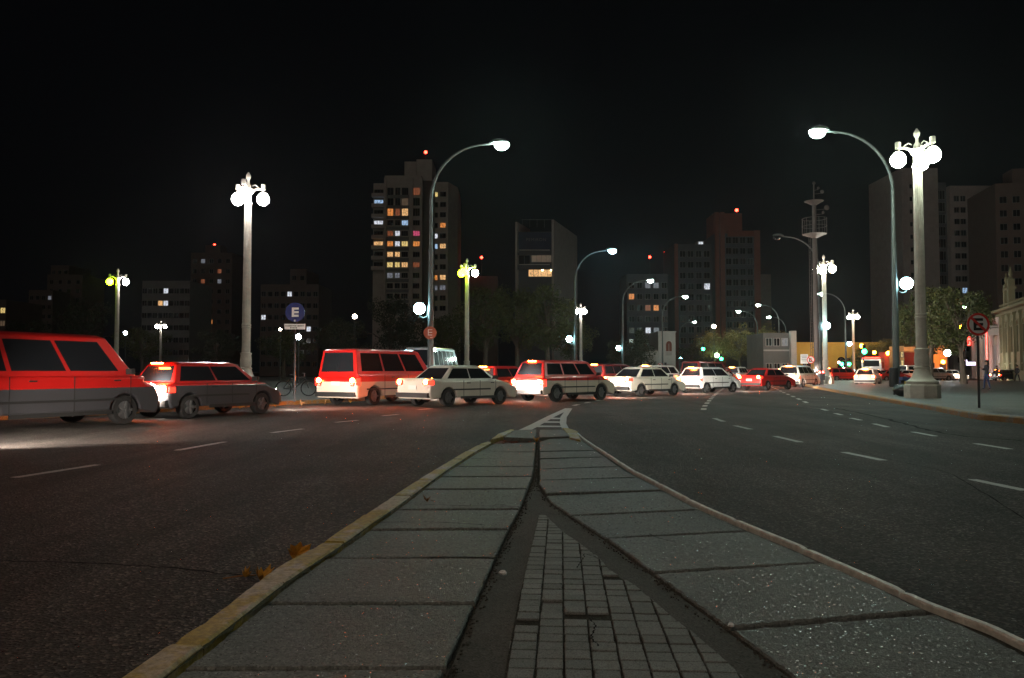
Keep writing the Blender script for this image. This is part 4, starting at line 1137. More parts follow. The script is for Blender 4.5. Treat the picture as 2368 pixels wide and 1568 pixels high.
# city bus on the cross street
def make_bus(x, y, rz, label):
    rt = empty("city_bus", (x, y, 0), rz); tag(rt, label, "bus")
    m = MB(); L_, W_, H_ = 9.5, 2.5, 3.1
    out = [(-L_/2, 0.4), (-L_/2, 2.9), (-L_/2 + 0.15, 3.1), (L_/2 - 0.2, 3.1), (L_/2, 2.9), (L_/2, 0.4)]
    for cx_ in (L_/2 - 2.4, -L_/2 + 2.2):
        for k in range(9):
            a = math.pi * k / 8; out.append((cx_ + 0.56 * math.cos(a), 0.4 + 0.6 * math.sin(a)))
    n = len(out); m.add([(a, -W_/2, b_) for a, b_ in out] + [(a, W_/2, b_) for a, b_ in out], [tuple(range(n)), tuple(reversed(range(n, 2*n)))] + [(k, n + k, n + (k+1) % n, (k+1) % n) for k in range(n)])
    m.build("body", 'car_silver', rt)
    for sd in (-1, 1):
        for k in range(6):
            t = MB(); t.box((-L_/2 + 1.2 + 1.35 * k, sd * (W_/2 + 0.003), 2.1), (1.2, 0.02, 0.9)); t.build("side_window", 'glass', rt)
        for cx_ in (L_/2 - 2.4, -L_/2 + 2.2):
            t = MB(); t.tube([(cx_, sd * (W_/2 - 0.05), 0.48), (cx_, sd * (W_/2 - 0.35), 0.48)], 0.48, 18); t.build("wheel", 'rubber', rt)
        t = MB(); t.box((-L_/2 - 0.01, sd * 1.05, 0.9), (0.03, 0.22, 0.35)); t.build("tail_light", 'tail_red', rt)
        t = MB(); t.box((-L_/2 - 0.01, sd * 1.1, 2.6), (0.03, 0.14, 0.12)); t.build("marker_light", 'indicator', rt)
    t = MB(); t.box((-L_/2 - 0.004, 0, 2.3), (0.02, 2.0, 0.8)); t.build("rear_window", 'glass', rt)
    t = MB()
    for k in range(5): t.box((-L_/2 - 0.012, -0.8 + 0.4 * k, 1.4), (0.03, 0.24, 0.12))
    t.build("lamp_row", 'indicator', rt)
    t = MB(); t.box((-L_/2 + 0.1, 0, 3.12), (0.08, 2.1, 0.05)); t.build("roof_light_strip", 'tail_red', rt)
    t = MB(); t.box((-L_/2 - 0.02, 0, 0.5), (0.1, 2.4, 0.25)); t.build("rear_bumper", 'trim', rt)
make_bus(X_at(2050, 108), 112, R(62), "grey city bus with amber lamp row beyond the plaza")

# bicycle on the left pavement
p0 = gp(684, 916, PAV)
rt = empty("bicycle", (p0.x, p0.y, PAV), R(12)); tag(rt, "dark bicycle standing on the left pavement under the blue E sign", "bicycle")
def ringm(x, r_, th, n=28):
    m = MB(); m.tube([(x + r_ * math.cos(2 * math.pi * k / n), 0, 0.33 + r_ * math.sin(2 * math.pi * k / n)) for k in range(n + 1)], th, 6, cap=False); return m
for x in (-0.52, 0.52):
    wo = ringm(x, 0.31, 0.022).build("wheel", 'rubber', rt)
    sp = MB()
    for k in range(12): sp.tube([(x, 0, 0.33), (x + 0.3 * math.cos(k * math.pi / 6), 0, 0.33 + 0.3 * math.sin(k * math.pi / 6))], 0.003, 3)
    sp.build("spokes", 'rim', wo)
m = MB()
for a, b_ in (((-0.52, 0, 0.33), (-0.08, 0, 0.3)), ((-0.08, 0, 0.3), (-0.2, 0, 0.78)), ((-0.2, 0, 0.78), (-0.52, 0, 0.33)), ((-0.08, 0, 0.3), (0.36, 0, 0.72)), ((-0.19, 0, 0.72), (0.35, 0, 0.8)), ((0.34, 0, 0.86), (0.52, 0, 0.33))):
    m.tube([a, b_], 0.02, 7)
m.build("frame", 'dark_metal', rt)
m = MB(); m.tube([(0.34, 0, 0.86), (0.33, 0, 0.96)], 0.014, 6); m.tube([(0.25, -0.26, 0.98), (0.36, -0.2, 0.97), (0.33, 0, 0.96), (0.36, 0.2, 0.97), (0.25, 0.26, 0.98)], 0.013, 6); m.build("handlebar", 'rim', rt)
m = MB(); m.tube([(-0.2, 0, 0.78), (-0.22, 0, 0.88)], 0.014, 6); m.ball((-0.23, 0, 0.9), 0.12, 10, 5, 0, (1.1, 0.55, 0.3)); m.build("saddle", 'rubber', rt)
m = MB(); m.tube([(-0.08, -0.02, 0.3), (-0.08, 0.02, 0.3)], 0.09, 14); m.box((-0.08, 0.09, 0.14), (0.08, 0.08, 0.02)); m.box((-0.08, -0.09, 0.46), (0.08, 0.08, 0.02)); m.build("pedals", 'dark_metal', rt)
m = MB(); m.tube([(-0.1, 0.03, 0.32), (-0.14, 0.2, 0.0)], 0.01, 5); m.build("kickstand", 'dark_metal', rt)

# ------------------------------------------------------------------ people
M['skin'] = mat("skin", (0.42, 0.24, 0.17), 0.6); M['hair'] = mat("hair", (0.02, 0.013, 0.01), 0.6)
M['jeans'] = mat("jeans", (0.03, 0.05, 0.12), 0.85, var=0.2, scale=20); M['jacket_dark'] = mat("jacket_dark", (0.03, 0.028, 0.04), 0.85)
M['jacket_red'] = mat("jacket_red", (0.12, 0.015, 0.02), 0.85); M['trousers'] = mat("trousers", (0.02, 0.02, 0.022), 0.85)
def person(x, y, rz, label, top, low, phone=False, stride=0.12, long_hair=False, h=1.7):
    J = {}
    def j(n_, p, r_): J[n_] = (Vector(p), r_)
    j('pelvis', (0, 0, 0.95), 0.135); j('waist', (0, 0.0, 1.08), 0.12); j('chest', (0, -0.01, 1.28), 0.145); j('neckb', (0, 0, 1.43), 0.07); j('neck', (0, -0.01, 1.50), 0.055)
    j('head', (0, -0.02, 1.60), 0.085); j('crown', (0, -0.01, 1.68), 0.07)
    E = [('pelvis', 'waist'), ('waist', 'chest'), ('chest', 'neckb'), ('neckb', 'neck'), ('neck', 'head'), ('head', 'crown')]
    for s, sg in (('l', -1), ('r', 1)):
        st = stride * sg
        j('hip' + s, (0.1 * sg, 0, 0.88), 0.095); j('knee' + s, (0.105 * sg, st * 0.5 - 0.03, 0.48), 0.062); j('ank' + s, (0.11 * sg, st, 0.09), 0.042); j('toe' + s, (0.12 * sg, st - 0.17, 0.04), 0.035)
        j('sh' + s, (0.17 * sg, 0, 1.40), 0.065)
        if phone: j('el' + s, (0.22 * sg, -0.02, 1.13), 0.045); j('wr' + s, (0.09 * sg, -0.24, 1.24), 0.032); j('ha' + s, (0.05 * sg, -0.30, 1.27), 0.034)
        else: j('el' + s, (0.24 * sg, 0.03 * sg, 1.13), 0.045); j('wr' + s, (0.25 * sg, -0.04 - 0.05 * sg, 0.90), 0.032); j('ha' + s, (0.25 * sg, -0.06 - 0.05 * sg, 0.82), 0.03)
        E += [('pelvis', 'hip' + s), ('hip' + s, 'knee' + s), ('knee' + s, 'ank' + s), ('ank' + s, 'toe' + s), ('chest', 'sh' + s), ('sh' + s, 'el' + s), ('el' + s, 'wr' + s), ('wr' + s, 'ha' + s)]
        hb = J['ha' + s][0]; dirv = (hb - J['wr' + s][0]).normalized(); sd = Vector((1, 0, 0)) if abs(dirv.x) < 0.8 else Vector((0, 1, 0))
        for k, (of, ln) in enumerate(((-0.028, 0.07), (-0.01, 0.08), (0.01, 0.075), (0.028, 0.06))):
            j('f%d%s' % (k, s), hb + dirv * ln + sd * of + Vector((0, -0.015, 0)), 0.009); E.append(('ha' + s, 'f%d%s' % (k, s)))
        j('th' + s, hb + Vector((-0.04 * sg, -0.03, -0.01)), 0.01); E.append(('ha' + s, 'th' + s))
    names = list(J); idx = {n_: i for i, n_ in enumerate(names)}
    me = bpy.data.meshes.new("person_body"); me.from_pydata([J[n_][0] * (h / 1.75) for n_ in names], [(idx[a], idx[b_]) for a, b_ in E], [])
    o = bpy.data.objects.new("person_body", me); COL.objects.link(o)
    sk = o.modifiers.new("skin", 'SKIN'); sk.use_smooth_shade = True
    for i, n_ in enumerate(names): me.skin_vertices[0].data[i].radius = (J[n_][1], J[n_][1] * (0.72 if n_ in ('chest', 'pelvis', 'waist') else 1))
    me.skin_vertices[0].data[0].use_root = True
    o.modifiers.new("sub", 'SUBSURF').levels = 1
    dg = bpy.context.evaluated_depsgraph_get(); dg.update()
    fm = bpy.data.meshes.new_from_object(o.evaluated_get(dg)); bpy.data.objects.remove(o)
    for mm in (top, low, 'skin', 'trim'): fm.materials.append(M[mm])
    for p in fm.polygons:
        c = p.center; z = c.z / (h / 1.75); r2 = math.hypot(c.x, c.y)
        hand = (phone and c.y < -0.25 and z > 1.0) or (not phone and z < 0.88 and abs(c.x) > 0.2)
        p.material_index = 2 if (z > 1.46 or hand) else (3 if z < 0.1 else (1 if z < 0.93 else 0)); p.use_smooth = True
    body = bpy.data.objects.new("person", fm); COL.objects.link(body); body.location = (x, y, PAV); body.rotation_euler = (0, 0, rz)
    tag(body, label, "person")
    k = h / 1.75
    hm = MB(); hm.ball((0, 0.015 * k, 1.63 * k), 0.108 * k, 14, 8, 0, (0.92, 1.05, 1.05), zmin=-0.25)
    if long_hair: hm.ball((0, 0.06 * k, 1.52 * k), 0.1 * k, 12, 6, 0, (0.95, 0.6, 1.4))
    hm.build("hair", 'hair', body, smooth=True)
    fc = MB(); fc.ball((0, -0.112 * k, 1.60 * k), 0.016, 8, 4, 0, (0.8, 1, 1.4)); fc.build("nose", 'skin', body)
    if phone:
        ph = MB(); ph.box((0, -0.37, 1.29 * k), (0.075, 0.012, 0.14), rot=Matrix.Rotation(R(-25), 3, 'X')); q = ph.build("phone", 'trim', body)
    return body
def foot_at(px, py): p = gp(px, py, PAV); return p.x, p.y
x_, y_ = foot_at(2282, 902); person(x_, y_, R(-100) , "person in dark jacket and blue jeans standing right of the no parking sign", 'jacket_dark', 'jeans', phone=True, long_hair=True, h=1.72)
x_, y_ = foot_at(2222, 881); person(x_, y_, R(60), "distant person in dark red coat left of the no parking sign", 'jacket_red', 'trousers', stride=0.2)
x_, y_ = foot_at(2305, 881.5); person(x_, y_, R(80), "distant person in black just right of the person in jeans", 'trousers', 'trousers', stride=0.2)
x_, y_ = foot_at(2352, 883); person(x_, y_, R(-80), "person in black at the right edge before the stone building", 'jacket_dark', 'trousers', stride=0.22)

# ------------------------------------------------------------------ buildings
def facade_mat(nm, c, var=0.12, rough=0.85, scale=0.6): M[nm] = mat(nm, c, rough, var=var, scale=scale); return nm
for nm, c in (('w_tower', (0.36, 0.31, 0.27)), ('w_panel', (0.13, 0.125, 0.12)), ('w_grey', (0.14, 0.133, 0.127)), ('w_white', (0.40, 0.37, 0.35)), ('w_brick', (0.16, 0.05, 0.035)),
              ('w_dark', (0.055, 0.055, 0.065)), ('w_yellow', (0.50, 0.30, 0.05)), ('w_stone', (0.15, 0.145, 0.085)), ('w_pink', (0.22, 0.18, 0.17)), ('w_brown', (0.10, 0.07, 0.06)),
              ('w_orange', (0.62, 0.33, 0.13)), ('w_red', (0.30, 0.04, 0.03)), ('w_blueboard', (0.012, 0.018, 0.045))): facade_mat(nm, c)
M['win_dark'] = mat("window_dark", (0.012, 0.013, 0.016), 0.12)
WL = {}
for nm, c, s_ in (('warm', (1.0, 0.55, 0.22), 1.1), ('orange', (1.0, 0.33, 0.07), 0.95), ('yellow', (1.0, 0.72, 0.25), 1.0), ('white', (0.86, 0.90, 1.0), 1.1), ('blue', (0.45, 0.68, 1.0), 1.0),
                  ('dim', (1.0, 0.62, 0.35), 0.10), ('dimwhite', (0.8, 0.85, 1.0), 0.22), ('magenta', (1.0, 0.12, 0.28), 0.7), ('dimred', (1.0, 0.25, 0.08), 0.25)):
    # curtains and furniture: uneven brightness inside the lit room
    mm = mat("win_" + nm, (0.2, 0.2, 0.2), 0.4, emit=c, estr=s_)
    nt = mm.node_tree; n_ = nt.nodes.new("ShaderNodeTexNoise"); tc = nt.nodes.new("ShaderNodeTexCoord"); n_.inputs["Scale"].default_value = 2.3
    mp = nt.nodes.new("ShaderNodeMapping"); mp.inputs["Scale"].default_value = (3, 3, 1)
    oi = nt.nodes.new("ShaderNodeObjectInfo"); nt.links.new(oi.outputs["Location"], mp.inputs["Location"])
    nt.links.new(tc.outputs["Object"], mp.inputs["Vector"]); nt.links.new(mp.outputs[0], n_.inputs["Vector"])
    mr = nt.nodes.new("ShaderNodeMapRange"); mr.inputs[1].default_value = 0.35; mr.inputs[2].default_value = 0.6; mr.inputs[3].default_value = s_ * 0.22; mr.inputs[4].default_value = s_ * 0.95
    nt.links.new(n_.outputs["Fac"], mr.inputs[0]); nt.links.new(mr.outputs[0], nt.nodes["Principled BSDF"].inputs["Emission Strength"])
    WL[nm] = mm
WCACHE = {}
def window_mesh(w_, h_, state, frame='w_panel', bars=2):
    key = (round(w_, 2), round(h_, 2), state, frame, bars)
    if key not in WCACHE:
        m = MB(); m.box((0, 0.03, 0), (w_, 0.05, h_), 0)
        for sx in (-1, 1): m.box((sx * (w_ / 2 + 0.03), -0.03, 0), (0.06, 0.14, h_ + 0.12), 1)
        for sz in (-1, 1): m.box((0, -0.03, sz * (h_ / 2 + 0.03)), (w_, 0.14, 0.06), 1)
        for k in range(1, bars): m.box((-w_ / 2 + w_ * k / bars, -0.02, 0), (0.06, 0.06, h_), 1)
        o = m.build("window", [WL[state] if state in WL else M['win_dark'], M[frame]]); WCACHE[key] = o.data; bpy.data.objects.remove(o)
    return WCACHE[key]
class Bld:
    """a building whose front wall starts at ground point A (left) and runs to B (right); local x along the wall, y into the block"""
    def __init__(s, name, label, A, B, depth, h, wall, cat="building", roof=True, group=None, depth_dir=None):
        A, B = Vector(A[:2]), Vector(B[:2]); s.w = (B - A).length; s.h = h
        s.root = empty(name, (A.x, A.y, 0), math.atan2((B - A).y, (B - A).x)); tag(s.root, label, cat, group)
        s.wall_m = wall
        if depth: 
            m = MB(); m.box((s.w / 2, depth / 2, h / 2), (s.w, depth, h)); s.wall = m.build("wall", wall, s.root)
        if roof and depth:
            m = MB()
            for c, d in (((s.w / 2, 0.1, h + 0.35), (s.w, 0.2, 0.7)), ((s.w / 2, depth - 0.1, h + 0.35), (s.w, 0.2, 0.7)), ((0.1, depth / 2, h + 0.35), (0.2, depth - 0.4, 0.7)), ((s.w - 0.1, depth / 2, h + 0.35), (0.2, depth - 0.4, 0.7))): m.box(c, d)
            m.build("parapet", wall, s.root)
    def part(s, name, boxes, matn, parent=None):
        m = MB()
        for c, d in boxes: m.box(c, d)
        return m.build(name, matn, parent or s.root)
    def window(s, x, z, w_, h_, state='dark', y=0.0, frame='w_panel', bars=2, side=None):
        o = bpy.data.objects.new("lit_window" if state in WL else "window", window_mesh(w_, h_, state, frame, bars)); COL.objects.link(o); o.parent = s.root
        if side is None: o.location = (x, y - 0.031, z)
        else: o.location = (side, x, z); o.rotation_euler = (0, 0, R(90) if side > 0 else R(-90))
        return o
def beacon(px, py, Y, label, roofz, rr=0.28):
    p = at(px, py, Y); rt = empty("roof_beacon", (p.x, p.y, roofz)); tag(rt, label, "beacon", "red aircraft warning beacons")
    m = MB(); m.tube([(0, 0, 0), (0, 0, max(0.2, p.z - roofz))], 0.06, 6); m.build("stalk", 'dark_metal', rt)
    m = MB(); m.ball((0, 0, p.z - roofz + rr * 0.5), rr, 10, 6); m.build("red_lamp", 'beacon', rt)

# --- apartment tower
Yt = 214; x0 = X_at(866, Yt); pm = F / Yt
def tz(py): return Z_at(py, Yt)
A = (X_at(886, Yt), Yt); B = (X_at(972, Yt), Yt)
b = Bld("apartment_tower", "tall lit-windowed apartment tower with stepped roof left of centre", A, B, 22, tz(412), 'w_tower')
W_ = b.w
zs = [tz(y) for y in (443, 467, 491, 515.5, 540, 564, 588.5, 612.5, 637, 661, 685, 709)]
rows = ["...d", "..D.", "od1.", "..b.", "dW.m", "oWyo", "11..", "yy1d", "ww..", "....", "....", "...."]
cmap = {'.': 'dark', 'd': 'dimred', 'D': 'dim', 'o': 'orange', '1': 'warm', 'b': 'blue', 'W': 'white', 'm': 'magenta', 'y': 'yellow', 'w': 'dimwhite'}
cols = [(900, 13), (917, 11), (934, 14), (961, 15)]
for z, rw in zip(zs, rows):
    for (cx_, cw), ch in zip(cols, rw):
        hgt = 2.0 if (z > zs[2] - 0.5) else 1.35
        b.window((cx_ - 886) / pm, z, cw / pm, hgt, cmap[ch], bars=2 if cw < 14 else 3)
b.part("pillar", [(((949 - 886) / pm, -0.35, b.h / 2), (8 / pm, 0.7, b.h))], 'w_tower')
b.part("pillar", [(((888 - 886) / pm, -0.3, b.h / 2), (5 / pm, 0.6, b.h))], 'w_tower')
b.part("pillar", [((W_ + 0.0, -0.35, b.h / 2), (6 / pm, 0.7, b.h))], 'w_tower')
m = MB()
for z in zs: m.box((((886 + 949) / 2 - 886) / pm, -0.1, z - 1.45), (52 / pm, 0.2, 0.9)); 
m.build("spandrel", 'w_panel', b.root)
# left balcony wing
wl = (886 - 857) / pm
b.part("balcony_wing", [((-wl / 2, 9, tz(420) / 2), (wl - 0.02, 14, tz(420)))], 'w_tower')
bal = {2: 'blue', 4: 'white', 6: 'warm'}
for i, z in enumerate(zs[:8]):
    f = b.part("balcony", [((-wl / 2 - 0.2, 1.1, z - 1.3), (wl, 1.7, 0.18)), ((-wl / 2 - 0.2, 0.28, z - 0.8), (wl, 0.08, 0.9))], 'w_tower')
    st = {1: 'blue', 3: 'white', 5: 'warm'}.get(i, 'dark')
    b.window(-wl / 2 - 0.2, z, wl * 0.72, 1.9, st, y=1.98, bars=3)
# right wing, turned
xr0, xr1, xr2 = (1001 - 886) / pm, (1033 - 886) / pm, (1053 - 886) / pm
hR = tz(417)
b.part("recessed_wing", [(((W_ + xr0) / 2, 9, tz(416) / 2), (xr0 - W_ - 0.02, 16, tz(416)))], 'w_brown')
b.part("right_wing", [(((xr0 + xr1) / 2, 11, hR / 2), (xr1 - xr0, 18, hR))], 'w_tower')
m = MB(); m.add([(xr1 + 0.003, 2, 0), (xr2, 6, 0), (xr2, 20, 0), (xr1 + 0.003, 20, 0), (xr1 + 0.003, 2, hR), (xr2, 6, hR - 0.6), (xr2, 20, hR - 0.6), (xr1 + 0.003, 20, hR)],
              [(0, 1, 5, 4), (1, 2, 6, 5), (2, 3, 7, 6), (3, 0, 4, 7), (4, 5, 6, 7)]); m.build("side_wall", 'w_tower', b.root)
rr_ = [".", "w", ".", "o", ".", "1", ".", ".", "1", "w", ".", "."]
for i, z in enumerate(zs):
    b.window((1021 - 886) / pm, z - 0.3, 13 / pm, 1.3, {1: 'dark', 3: 'orange', 5: 'warm', 8: 'warm', 9: 'dimwhite'}.get(i - 0, 'dark') if i != 0 else 'dark', y=2.0, bars=3 if i == 5 else 2)
    b.window((1005.5 - 886) / pm, z - 0.4, 6 / pm, 1.3, {0: 'yellow', 4: 'white', 5: 'blue', 8: 'orange', 9: 'dimwhite'}.get(i, 'dark'), y=2.0, bars=1)
b.part("roof_house", [(((928 + 956) / 2 / pm - 886 / pm, 8, (tz(412) + tz(366)) / 2), (28 / pm, 9, tz(366) - tz(412)))], 'w_tower')
b.part("lift_house", [(((956 + 995) / 2 / pm - 886 / pm, 8.5, (tz(412) + tz(362)) / 2), (37 / pm, 11, tz(362) - tz(412)))], 'w_tower')
beacon(984, 354, Yt + 6, "red beacon on the roof of the lit apartment tower", tz(364), 0.45)

# --- building with the wall advertisement
Yb = 170; pm = F / Yb
A, B = (X_at(1191, Yb), Yb), (X_at(1281, Yb), Yb)
hB = Z_at(508, Yb)
b = Bld("advert_building", "slab-sided building with a dark blue advertisement and lit terrace", A, B, 0, hB, 'w_pink', roof=False)
bw = b.w; back = Vector((X_at(1335, 191) - A[0], 191 - Yb))
m = MB()
def pr(m, poly, z0_, z1_): m.prism(ccw(poly), z0_, z1_)
pr(m, [(0.8, 1.0), (bw - 0.35, 1.0), (back.x - 0.4, back.y), (back.x - bw, back.y)], 0, hB - 2.5)
m.build("wall", 'w_dark', b.root)
m = MB(); m.prism(ccw([(bw - 0.5, 0), (bw, 0), (back.x, back.y), (back.x - 0.5, back.y)]), 0, hB); m.build("side_wall", 'w_pink', b.root)
m = MB(); m.prism(ccw([(0, 0), (0.42, 0), (0.42 + 3, 9), (3, 9)]), 0, hB - 0.5); m.build("side_wall", 'w_pink', b.root)
zA, zB, zC, zD = (Z_at(y, Yb) for y in (545, 577, 594, 620))
b.part("advert_panel", [((bw / 2 + 0.1, 0.5, (Z_at(537, Yb) + zB) / 2), (bw - 1.4, 0.3, Z_at(537, Yb) - zB))], 'w_blueboard')
b.part("balcony_rail", [((bw / 2, 0.15, zB - 0.1), (bw - 1.8, 0.1, 0.12))], 'w_white')
b.part("balcony_rail", [((bw / 2, 0.15, zD - 0.1 + 0.9), (bw - 1.8, 0.1, 0.12))], 'w_white')
b.part("balcony_slab", [((bw / 2, 0.5, zD + 0.2), (bw - 1.0, 0.9, 0.9)), ((bw / 2, 0.6, zB - 0.9), (bw - 1.0, 0.7, 0.5))], 'w_dark')
b.part("roof_rail", [((bw / 2 + 0.6, 0.3, hB + 0.05), (bw - 1.6, 0.07, 0.07))] + [((1.6 + 1.6 * k, 0.3, hB - 0.8), (0.06, 0.06, 1.7)) for k in range(5)], 'w_grey')
b.window(bw * 0.68, (zC + Z_at(605, Yb)) / 2 + 0.3, bw * 0.5, 1.6, 'dim', y=0.98, bars=4); b.window(bw * 0.24, (zC + Z_at(605, Yb)) / 2, bw * 0.28, 1.9, 'dark', y=0.98)
b.window(bw * 0.66, Z_at(629, Yb), bw * 0.62, 1.8, 'warm', y=0.98, bars=5)
m = MB()
for xx in (0.72, 0.95): m.ball((bw * xx * 0.98, 0.6, Z_at(624, Yb)), 0.19, 8, 5)
m.build("terrace_lamp", emis("terrace_lamp", (1.0, 0.75, 0.35), 14), b.root)
tx = bpy.data.curves.new("advert_text", 'FONT'); tx.body = "PEMIRON"; tx.size = 0.95; tx.extrude = 0.02; tx.align_x = 'CENTER'; tx.space_character = 1.15
to = bpy.data.objects.new("advert_text", tx); COL.objects.link(to); dg = bpy.context.evaluated_depsgraph_get(); dg.update()
tme = bpy.data.meshes.new_from_object(to.evaluated_get(dg)); bpy.data.objects.remove(to); tme.materials.append(M['w_grey'])
to = bpy.data.objects.new("advert_text", tme); COL.objects.link(to); to.parent = b.root; to.location = (bw * 0.54, 0.33, Z_at(557, Yb)); to.rotation_euler = (R(90), 0, 0)
beacon(1113, 597, 240, "red beacon just above the lime-lit lamp column", 30, 0.4); beacon(1103, 628, 240, "lower red beacon beside the lime-lit lamp globe", 24, 0.32)
Bld("brick_block", "low dark brick block behind the lime-lit lamp column", (X_at(1080, 241), 241), (X_at(1150, 241), 241), 14, 30, 'w_brown')

# --- brick tower and its neighbour
Yk = 220; pm = F / Yk
def kz(py): return Z_at(py, Yk)
A, B = (X_at(1655, Yk), Yk), (X_at(1759, Yk), Yk)
b = Bld("brick_tower", "dark brick tower with tall brick piers and red roof beacon", A, B, 16, kz(540), 'w_dark', roof=False)
for xa, xb, top in ((1655, 1664, 492), (1667, 1677, 492), (1746, 1759, 534)):
    b.part("pier", [(((xa + xb) / 2 / pm - 1655 / pm, -0.4, kz(top) / 2), ((xb - xa) / pm, 0.8, kz(top)))], 'w_brick')
b.part("roof_house", [(((1655 + 1722) / 2 / pm - 1655 / pm, 5, (kz(492) + kz(540)) / 2), (67 / pm, 8, kz(492) - kz(540)))], 'w_brick')
b.part("top_beam", [(((1685 + 1746) / 2 / pm - 1655 / pm, -0.2, kz(541)), (60 / pm, 0.8, 1.6))], 'w_brick')
for i in range(13):
    z = kz(556) - 3.0 * i
    if z < 8: break
    for k, xx in enumerate((1687, 1703, 1720, 1737)):
        b.window((xx - 1655) / pm, z, 1.5, 1.7, 'dark')
    b.part("balcony_band", [(((1712 - 1655) / pm, -0.15, z - 1.3), (66 / pm, 0.3, 0.5))], 'w_dark')
beacon(1703, 488, Yk + 4, "red beacon on top of the dark brick tower", kz(492), 0.45)
A, B = (X_at(1564, Yk), Yk + 2), (X_at(1653, Yk), Yk + 2)
b = Bld("dark_office_block", "dark flat-roofed block joined to the left of the brick tower", A, B, 16, kz(568), 'w_dark')
b.part("pier", [((0.5, -0.3, kz(562) / 2), (1.0, 0.6, kz(562)))], 'w_brick')
for i in range(10):
    z = kz(585) - 3.1 * i
    if z < 6: break
    for k in range(4): b.window(2.4 + 2.3 * k, z, 1.6, 1.7, 'white' if (i == 3 and k == 3) else 'dark')
b.part("roof_room", [((b.w - 2.6, 4, b.h + 1.2), (2.0, 3, 1.6))], 'w_grey'); b.window(b.w - 2.6, b.h + 1.2, 1.3, 1.2, 'white', y=2.45)
for (px_, py_, lb) in ((1502, 596, "left of the two red beacons on the dark mast left of the brick tower"), (1537, 586, "right, brighter of the two red beacons left of the brick tower")):
    beacon(px_, py_, 250, lb, 2, 0.4)
A, B = (X_at(1450, 200), 200), (X_at(1545, 200), 200)
b = Bld("dim_apartment_block", "dark apartment block with a few lit windows above the white arched house", A, B, 14, Z_at(640, 200), 'w_dark')
for i in range(6):
    for k in range(5):
        st = {(1, 0): 'orange', (2, 3): 'orange', (2, 2): 'dimred', (0, 3): 'dimwhite', (0, 2): 'dimwhite', (4, 3): 'dimwhite', (4, 2): 'white'}.get((i, k), 'dark')
        b.window(1.2 + 2.1 * k, Z_at(660, 200) - 2.9 * i, 1.3, 1.4, st)
# brick tower annex and far right of it
Bld("grey_annex", "narrow dark block hugging the right of the brick tower", (X_at(1761, 225), 225), (X_at(1785, 225), 225), 12, Z_at(640, 225), 'w_brown')

# --- left background
def simple(nm, label, xa, xb, top, Y, wall, lit=(), depth=14, cols_=None, fl=3.0, yaw=0.0):
    b = Bld(nm, label, (X_at(xa, Y), Y), (X_at(xb, Y), Y + yaw), depth, Z_at(top, Y), wall)
    n = cols_ if cols_ is not None else max(2, int(b.w / 2.8)); i = 0; z = b.h - 1.8
    while z > 3:
        for k in range(n):
            b.window(b.w * (k + 0.5) / n, z, 1.1, 1.2, dict(lit).get((i, k), 'dark'), bars=1 if k % 2 else 2)
        z -= fl; i += 1
    return b
simple("brick_apartment_block", "dark brown apartment block with orange lit windows far left of the white-globed column", 437, 533, 590, 230, 'w_brown', {(0, 1): 'dimwhite', (2, 1): 'dimred', (2, 3): 'dimwhite', (4, 1): 'orange', (6, 2): 'orange', (6, 1): 'yellow', (7, 1): 'yellow', (1, 3): 'dimred'}.items(), cols_=5)
bb_ = Bld("roof_house_block", "roof room carrying a red beacon on the brown block at left", (X_at(470, 236), 236), (X_at(505, 236), 236), 5, Z_at(572, 236), 'w_brown'); beacon(496, 568, 237, "red beacon on the brown block left of the white-globed column", Z_at(574, 236), 0.35)
simple("grey_apartment_block", "pale grey block with three small lit windows right of the lime column", 325, 436, 656, 190, 'w_grey', {(0, 4): 'white', (1, 3): 'warm', (1, 4): 'white'}.items(), cols_=9)
simple("dim_house_block", "dim flat-roofed block behind the blue E sign with one bright lamp", 600, 735, 664, 200, 'w_brown', {(0, 4): 'white', (2, 0): 'white', (3, 7): 'white'}.items(), cols_=9)
simple("dim_tower_block", "narrow dim tower behind the left block of the blue E sign", 668, 706, 628, 215, 'w_brown', {(2, 1): 'white'}.items())
simple("left_pale_block", "faint pale block high at far left beyond the trees", 104, 186, 640, 260, 'w_brown', cols_=4)
simple("left_upper_block", "faint narrow tower at far left above the pale block", 112, 154, 618, 275, 'w_brown', cols_=3)
simple("left_low_block", "faint low building near the left edge", 62, 118, 676, 250, 'w_brown', {(0, 3): 'dimwhite'}.items(), cols_=4)
simple("left_edge_house", "small building at the left edge with yellow lit windows", -30, 10, 700, 180, 'w_brown', {(0, 2): 'yellow', (1, 2): 'dim', (2, 2): 'white'}.items(), cols_=3)

# --- right towers
Yr = 195
b = Bld("grey_slab_tower", "tall plain grey tower directly behind the near stone column", (X_at(2093, Yr), Yr), (X_at(2178, Yr), Yr), 18, Z_at(395, Yr), 'w_pink')
for k in range(4): b.part("pier", [((0.4 + 1.3 * k, -0.12, b.h / 2), (0.25, 0.24, b.h))], 'w_pink')
for i in range(14):
    b.window(2.2, b.h - 4 - 3.2 * i, 0.8, 1.0, 'dark', bars=1)
b = Bld("glass_strip_tower", "narrow dark glazed strip between the grey and balconied towers", (X_at(2178.5, Yr), Yr + 1.5), (X_at(2204.5, Yr), Yr + 1.5), 14, Z_at(425, Yr), 'w_dark')
for i in range(14): b.window(b.w / 2, b.h - 2.5 - 3.1 * i, b.w * 0.7, 2.2, 'dark', bars=3)
b = Bld("balcony_tower", "pinkish residential tower with rows of balconies at far right", (X_at(2205, Yr), Yr), (X_at(2309, Yr), Yr), 16, Z_at(436, Yr), 'w_pink')
